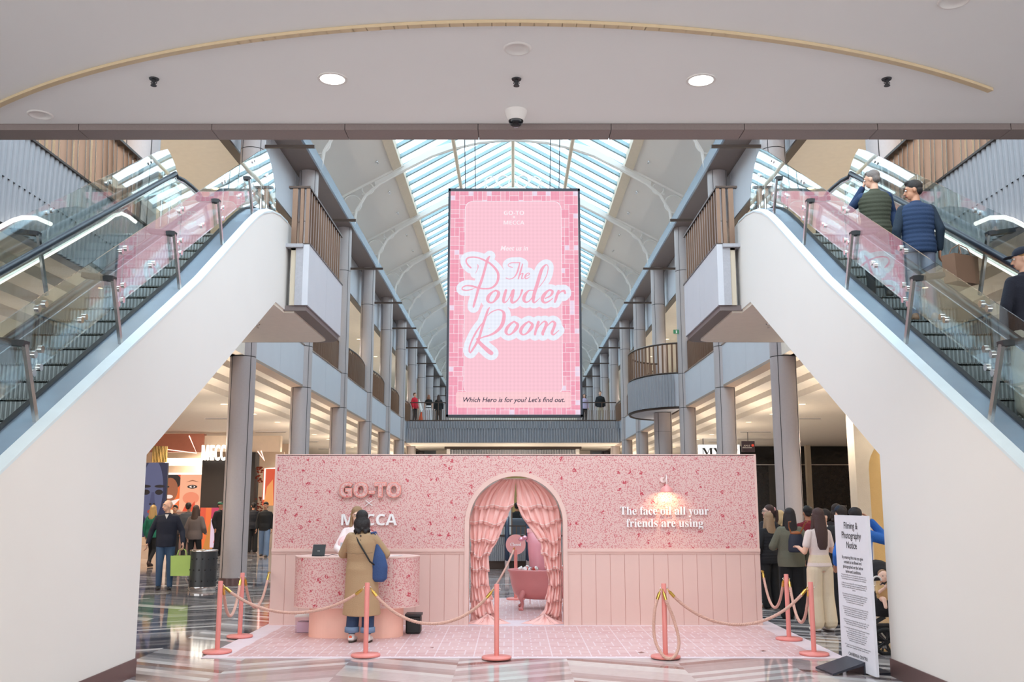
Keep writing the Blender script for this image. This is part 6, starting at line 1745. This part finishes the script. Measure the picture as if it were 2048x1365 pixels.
person((4.98, 18.0, 0), 150, 1.62, 'person with short curly blonde hair in the queue, between two dark heads', ((60, 58, 64), 'jacket'), ((40, 40, 44), 'loose'), (50, 50, 50), SKIN_A, ('bob', (214, 186, 140)), face=False)
q3, TH, TL, k = person(at(1588, 1238), 178, 1.68, 'woman with long black hair, khaki denim jacket and a navy backpack', ((112, 112, 96), 'jacket'), ((24, 24, 26), 'wide', .0), (40, 34, 30), SKIN_B, ('long', (30, 24, 26), 1.28), female=True, face=False, vox=.009, wide=1.25,
    LA=(V3(.29, .0, 1.14), V3(.22, -.22, 1.12)), RA=(V3(-.30, .02, 1.13), V3(-.27, -.12, .95)))
bp = on_body(q3, -.02, .27, 1.02)
t = thing('backpack', 'small navy backpack with tan leather trim on the khaki jacket', 'backpack', bp)
Bg = Body(1.0, mat('navy_canvas', (42, 46, 62), .7), .01); Bg.loft([(0, .11, .05), (.03, .13, .06), (.18, .12, .06), (.26, .10, .045), (.3, .07, .03)]); Bg.done('pack_body', t)
TANL = mat('tan_leather', (156, 92, 52), .4)
m = MB().use(TANL); m.ball((0, .0, .29), (.09, .05, .03), 14, 8); m.build('leather_flap', parent=t, local=True)
m = MB().use(TANL); m.box(-.05, -.04, .055, .066, .11, .2); m.build('zip_pull', parent=t, local=True)
m = MB().use(CHROME); m.tube([(-.1, .055, .2), (0, .066, .205), (.1, .055, .2)], .003, 5); m.build('zip', parent=t, local=True)
for s_ in (1, -1):
    m = MB().use(TANL); m.tube([(s_ * .07, -.0, .29), (s_ * .11, -.03, .38), (s_ * .13, -.1, .46), (s_ * .13, -.2, .47)], .011, 6); m.build('shoulder_strap', parent=t, local=True)
person((5.30, 17.4, 0), 190, 1.70, 'black-haired person in a dark red top between the khaki jacket and the white shirt', ((128, 34, 46), 'sweater'), ((40, 40, 44), 'jeans'), (60, 60, 60), SKIN_B, ('short', (20, 18, 20)), face=False)
q4, TH, TL, k = person((4.98, 15.5, 0), -78, 1.66, 'short-haired person with glasses in a white shirt facing left in the queue', ((220, 214, 212), 'tee'), ((150, 148, 150), 'loose'), (226, 190, 60), SKIN_A, ('short', (26, 22, 24)))
m = MB().use(BLACK)
for s_ in (1, -1): m.tube([(TH @ V3(s_ * .033 + .022 * math.cos(a), -.108, 1.645 + .019 * math.sin(a))) * k for a in [2 * PI * i / 14 for i in range(14)]], .003, 5, closed=True)
m.build('glasses', parent=q4, local=True)
q5, TH, TL, k = person(at(1646, 1264), 196, 1.69, 'woman with long brown hair, beige top and cream wide trousers beside the notice board', ((222, 204, 196), 'tee'), ((218, 200, 172), 'wide', .05), (224, 216, 212), SKIN_A, ('long', (66, 42, 38), 1.16), female=True, face=False, vox=.009,
    RA=(V3(-.22, .0, 1.14), V3(-.17, -.22, 1.2)), LA=(V3(.24, 0, 1.13), V3(.2, -.2, 1.18)))
person((5.55, 16.6, 0), 185, 1.74, 'dark-haired person behind the woman in cream trousers', ((50, 44, 46), 'sweater'), ((40, 40, 44), 'jeans'), (60, 60, 60), SKIN_B, ('bob', (52, 38, 34)), face=False)
q6, TH, TL, k = person((4.60, 13.0, 0), 176, 1.70, 'person in a bright blue jumper and dark cap raising a hand behind the notice board', ((40, 104, 190), 'sweater'), ((24, 24, 28), 'loose'), (226, 222, 222), SKIN_B, ('short', (24, 20, 22)), face=False, vox=.009, wide=1.35,
    RA=(V3(-.44, -.06, 1.31), V3(-.24, -.12, 1.58)), LA=(V3(.27, .02, 1.14), V3(.25, -.14, 1.0)))
cap_hat(q6, TH, k, (28, 30, 38))
q7, TH, TL, k = person((4.95, 14.6, 0), 190, 1.72, 'person in a navy cap and dark coat just beyond the blue jumper', ((34, 34, 38), 'jacket'), ((30, 30, 34), 'loose'), (224, 220, 216), SKIN_A, ('short', (40, 32, 30)), face=False)
cap_hat(q7, TH, k, (30, 42, 60))

# ---- pram with baby
px_, py_ = 4.52, 12.0
pr = thing('pram', 'black pram with a raised hood beside the right escalator base', 'pram', (px_, py_, 0))
PB = mat('black_pram_frame', (26, 26, 28), .45); PF = mat('black_pram_fabric', (30, 29, 32), .9, bump=(80, .3))
def wheel(x, y, r, nm='wheel'):
    m = MB().use(PB); m.tube([(x, y + r * math.cos(a), r + r * math.sin(a)) for a in [2 * PI * i / 30 for i in range(30)]], .022, 8, closed=True) if 0 else None
    m = MB().use(mat('rubber_tyre', (24, 24, 24), .8))
    m.tube([(x + r * .93 * math.cos(a), y, r + r * .93 * math.sin(a)) for a in [2 * PI * i / 32 for i in range(32)]], .024, 8, closed=True)
    o = m.build('wheel', parent=pr)
    m = MB().use(PB); m.cyl((x, y - .03, r), (x, y + .03, r), .03, 14)
    for i in range(5):
        a = 2 * PI * i / 5
        for q in (-.1, .1): m.cyl((x, y, r), (x + r * .88 * math.cos(a + q), y, r + r * .88 * math.sin(a + q)), .009, 6)
    m.build('spokes', parent=o)
wheel(4.43, 11.72, .15); wheel(4.80, 11.95, .15); wheel(4.22, 12.3, .10); wheel(4.66, 12.5, .10)
m = MB().use(PB)
for dx, dy in ((0, 0), (.36, .22)):
    m.obox((4.14 + dx, 12.1 + dy * .6, .16), (4.5 + dx, 11.9 + dy * .6, .42), .03, .05); m.obox((4.2 + dx, 12.0 + dy * .6, .42), (4.62 + dx, 11.8 + dy * .6, .98), .025, .04)
    m.obox((4.43 + dx, 11.74 + dy, .16), (4.30 + dx, 12.05 + dy * .7, .46), .03, .05)
m.build('chassis', parent=pr)
m = MB().use(PB); m.tube([(4.62, 11.8, .98), (4.66, 11.78, 1.02), (4.98, 11.92, 1.02), (4.98, 11.93, .98)], .018, 8); m.build('push_handle', parent=pr)
Bg = Body(1.0, PF, .012); Bg.T = Matrix.Translation((px_ - px_, 0, 0))
Bg.loft([(.42, .15, .16), (.5, .19, .2), (.62, .2, .2), (.64, .17, .17)]); o = Bg.done('seat', pr)
m = MB().use(PF); m.box(4.3, 4.72, 11.9, 12.3, .12, .3); bevel(m.build('storage_basket', parent=pr), .05)
vs = []; fs = []
for i in range(13):
    a = PI * (-.05 + .62 * i / 12)
    for j in range(13):
        b = PI * j / 12; r = .27 + (.012 if i % 3 == 0 else 0)
        vs.append((px_ + .0 - r * math.cos(b) * .95 * 1.0 * (1 if True else 0), py_ + .06 + r * math.sin(b) * math.cos(a + .35) * -1.0 + .05, .80 + r * math.sin(b) * math.sin(a + .35)))
for i in range(12):
    for j in range(12): q = i * 13 + j; fs.append((q, q + 1, q + 14, q + 13))
m = MB().use(PF); m.add(vs, fs, True); o = m.build('hood', parent=pr); q = o.modifiers.new('thickness', 'SOLIDIFY'); q.thickness = .01
m = MB().use(WHITE); m.tube([(4.36 + .05 * math.cos(a), 11.70, .86 + .05 * math.sin(a)) for a in [PI * i / 8 for i in range(9)]], .01, 6); m.build('grab_bar', parent=pr)
# the baby: one small continuous figure sitting in the pram
bt = thing('baby', 'baby with wispy hair sitting in the black pram', 'baby', (4.50, 11.88, .60))
Bb = Body(1.0, SKIN_C, .007)
Bb.ell((0, 0, .30), (.062, .066, .072)); Bb.ell((0, -.035, .275), (.045, .035, .045)); Bb.ell((0, -.066, .29), (.009, .012, .01)); [Bb.ell((s_ * .06, .005, .29), (.01, .014, .018)) for s_ in (1, -1)]
Bb.cap((0, 0, .16), (0, 0, .24), .035, .03); Bb.loft([(.02, .07, .06), (.08, .08, .07), (.16, .07, .055), (.2, .04, .035)])
for s_ in (1, -1): Bb.cap((s_ * .07, 0, .17), (s_ * .09, -.06, .11), .026, .022); Bb.cap((s_ * .09, -.06, .11), (s_ * .03, -.12, .17), .022, .016); hand(Bb, (s_ * .03, -.12, .17), (-s_ * .3, -.3, .5), (1, 0, 0), 1) if 0 else Bb.ell((s_ * .025, -.135, .185), (.02, .018, .022)); Bb.cap((s_ * .04, -.02, .03), (s_ * .06, -.15, .04), .036, .028); Bb.cap((s_ * .06, -.15, .04), (s_ * .06, -.19, -.05), .028, .02)
Bb.done('body', bt)
Bc = Body(1.0, mat('baby_mustard_top', (206, 170, 120), .85), .008); Bc.loft([(.015, .083, .073), (.08, .092, .08), (.16, .08, .065), (.195, .05, .045)]); [Bc.cap((s_ * .07, 0, .17), (s_ * .09, -.055, .115), .033, .03) for s_ in (1, -1)]; Bc.done('top', bt)
Bh = Body(1.0, mat('wispy_baby_hair', (150, 116, 90), .8), .007); Bh.ell((0, .012, .318), (.062, .064, .062)); Bh.done('hair', bt)
for s_ in (1, -1):
    m = MB().use(EYED); m.ball((s_ * .024, -.064, .305), .007, 8, 6); m.build('eye', parent=bt, local=True)

# ---- on the right escalator
def on_step(px, py, X):
    p = on_x(px, py, X); RISE = .232
    i = round((zn(p.y) ) / RISE); z = i * RISE; y = 10.19 + (z - 3.36) / .58
    return (X, y + .22, z)
def step_at(X, y):
    RISE = .232; i = int(round(zn(y) / RISE)); z = i * RISE; return (X, 10.19 + (z - 3.36) / .58 + .2, z)
g1, TH, TL, k = person(step_at(4.82, 12.0), 170, 1.74, 'grey-haired man in an olive padded vest resting his head on his hand, going up', ((66, 70, 56), 'vest', (34, 56, 92)), ((50, 50, 56), 'jeans'), (60, 50, 44), SKIN_A, ('cropped', (120, 112, 108)),
    RA=(V3(-.24, -.12, 1.2), V3(-.25, -.02, .98)), LA=(V3(.28, -.16, 1.28), V3(.12, -.13, 1.56)), look=(58, 12), lean=-6, vox=.009)
g2, TH, TL, k = person(step_at(5.02, 11.0), 172, 1.80, 'dark-haired man in a navy padded vest standing on the right escalator', ((30, 52, 84), 'vest', (26, 42, 58)), ((110, 116, 136), 'jeans'), (150, 110, 84), SKIN_B, ('short', (34, 26, 24)), look=(84, 10), vox=.009)
m = MB().use(CHROME); m.tube([on_body(g1, .14 * k + .03 * math.cos(a), -.145 * k + .03 * math.sin(a) + .03, 1.5) for a in [2 * PI * i / 12 for i in range(12)]], .007, 6, closed=True); o = m.build('wristwatch', parent=None); tag(o, 'metal watch on the wrist of the grey-haired man', 'watch')
g3, TH, TL, k = person(step_at(4.98, 8.95), 182, 1.68, 'woman with a ponytail through a navy cap at the right edge of the escalator', ((30, 32, 46), 'sweater'), ((206, 198, 186), 'wide', .04), (190, 180, 170), SKIN_A, ('ponytail', (168, 128, 80)), female=True, look=(66, 6), vox=.009)
cap_hat(g3, TH, k, (30, 36, 54))
hp = on_body(g2, -.27, .02, .80)
wrap_bag('shopping_bag', 'large brown paper shopping bag carried by the man in the navy vest', 'bag', (hp[0] + .13, hp[1] - .15, hp[2] + .12), .44, .18, .34, mat('brown_paper_bag', (128, 96, 76), .7), rz=.5)

# ---- on the footbridge and seen through the arch
def far(px, Y, h, lab, top, bot, hair, head=0, **kw):
    X = on_y(px, 836, Y).x; return person((X, Y, ZF), head, h, lab, top, bot, hair=hair, vox=.022, face=False, **kw)
far(829, 54.6, 1.74, 'person in a red hooded top at the left end of the footbridge', ((196, 34, 50), 'jacket'), ((34, 34, 40), 'jeans'), ('short', (110, 70, 50)), 60)
far(857, 54.5, 1.62, 'woman in a black top and white skirt on the footbridge', ((30, 28, 30), 'tee'), ((226, 224, 226), 'wide'), ('bob', (150, 100, 76)), 180, female=True)
far(877, 54.9, 1.66, 'woman in a black dress standing on the footbridge left of the screen', ((26, 26, 28), 'long'), ((26, 26, 28), 'loose'), ('long', (70, 50, 44)), 180, female=True)
far(1169, 54.4, 1.66, 'woman in a lilac top just right of the screen on the footbridge', ((196, 184, 214), 'sweater'), ((30, 30, 36), 'jeans'), ('long', (90, 62, 50)), 20, female=True)
far(1201, 54.3, 1.80, 'man in a black jumper and beige trousers standing on the footbridge', ((30, 34, 38), 'sweater'), ((196, 186, 168), 'jeans'), ('short', (120, 96, 80)), 0)
t = thing('folded_parasol', 'white and orange folded parasol stand on the footbridge', 'parasol', (on_y(842, 836, 54.2).x, 54.2, ZF))
m = MB().use(WHITE); m.tube([(0, 0, .6), (-.1, 0, 1.1), (-.14, 0, 1.35)], .1, 8, rads=[.12, .08, .02]); m.build('canopy', parent=t, local=True)
m = MB().use(mat('orange_base', (226, 84, 40), .6)); m.lathe((0, 0, 0), [(.14, 0), (.1, .3), (.04, .6)], 10); m.build('stand', parent=t, local=True)
person((.62, 19.2, 0), 100, 1.72, 'person in black reaching out behind the bathtub, half hidden by the curtain', ((24, 24, 28), 'sweater'), ((24, 24, 28), 'loose'), (30, 30, 30), SKIN_B, ('short', (30, 24, 22)), face=False)
person((.12, 30, 0), 180, 1.74, 'person in black far beyond the arched doorway', ((26, 28, 32), 'jacket'), ((28, 28, 32), 'loose'), (30, 30, 30), SKIN_B, ('short', (24, 20, 20)), face=False, vox=.018)
t = thing('foil_bow', 'shiny pink foil bow above the bathtub', 'decoration', (.3, 17.3, 1.1))
m = MB().use(mat('pink_foil', (232, 168, 186), .18, .6)); rnd = random.Random(5)
for i in range(9): m.ball((-.16 + .045 * i + rnd.uniform(-.02, .02), rnd.uniform(-.03, .03), .01 * i + rnd.uniform(-.03, .04)), (.05, .045, .04), 8, 6)
m.build('foil_cluster', parent=t, local=True)
m = MB().use(SG); m.cyl((.0, 0, -1.09), (.0, 0, 0), .008, 6); m.build('wire_stem', parent=t, local=True)
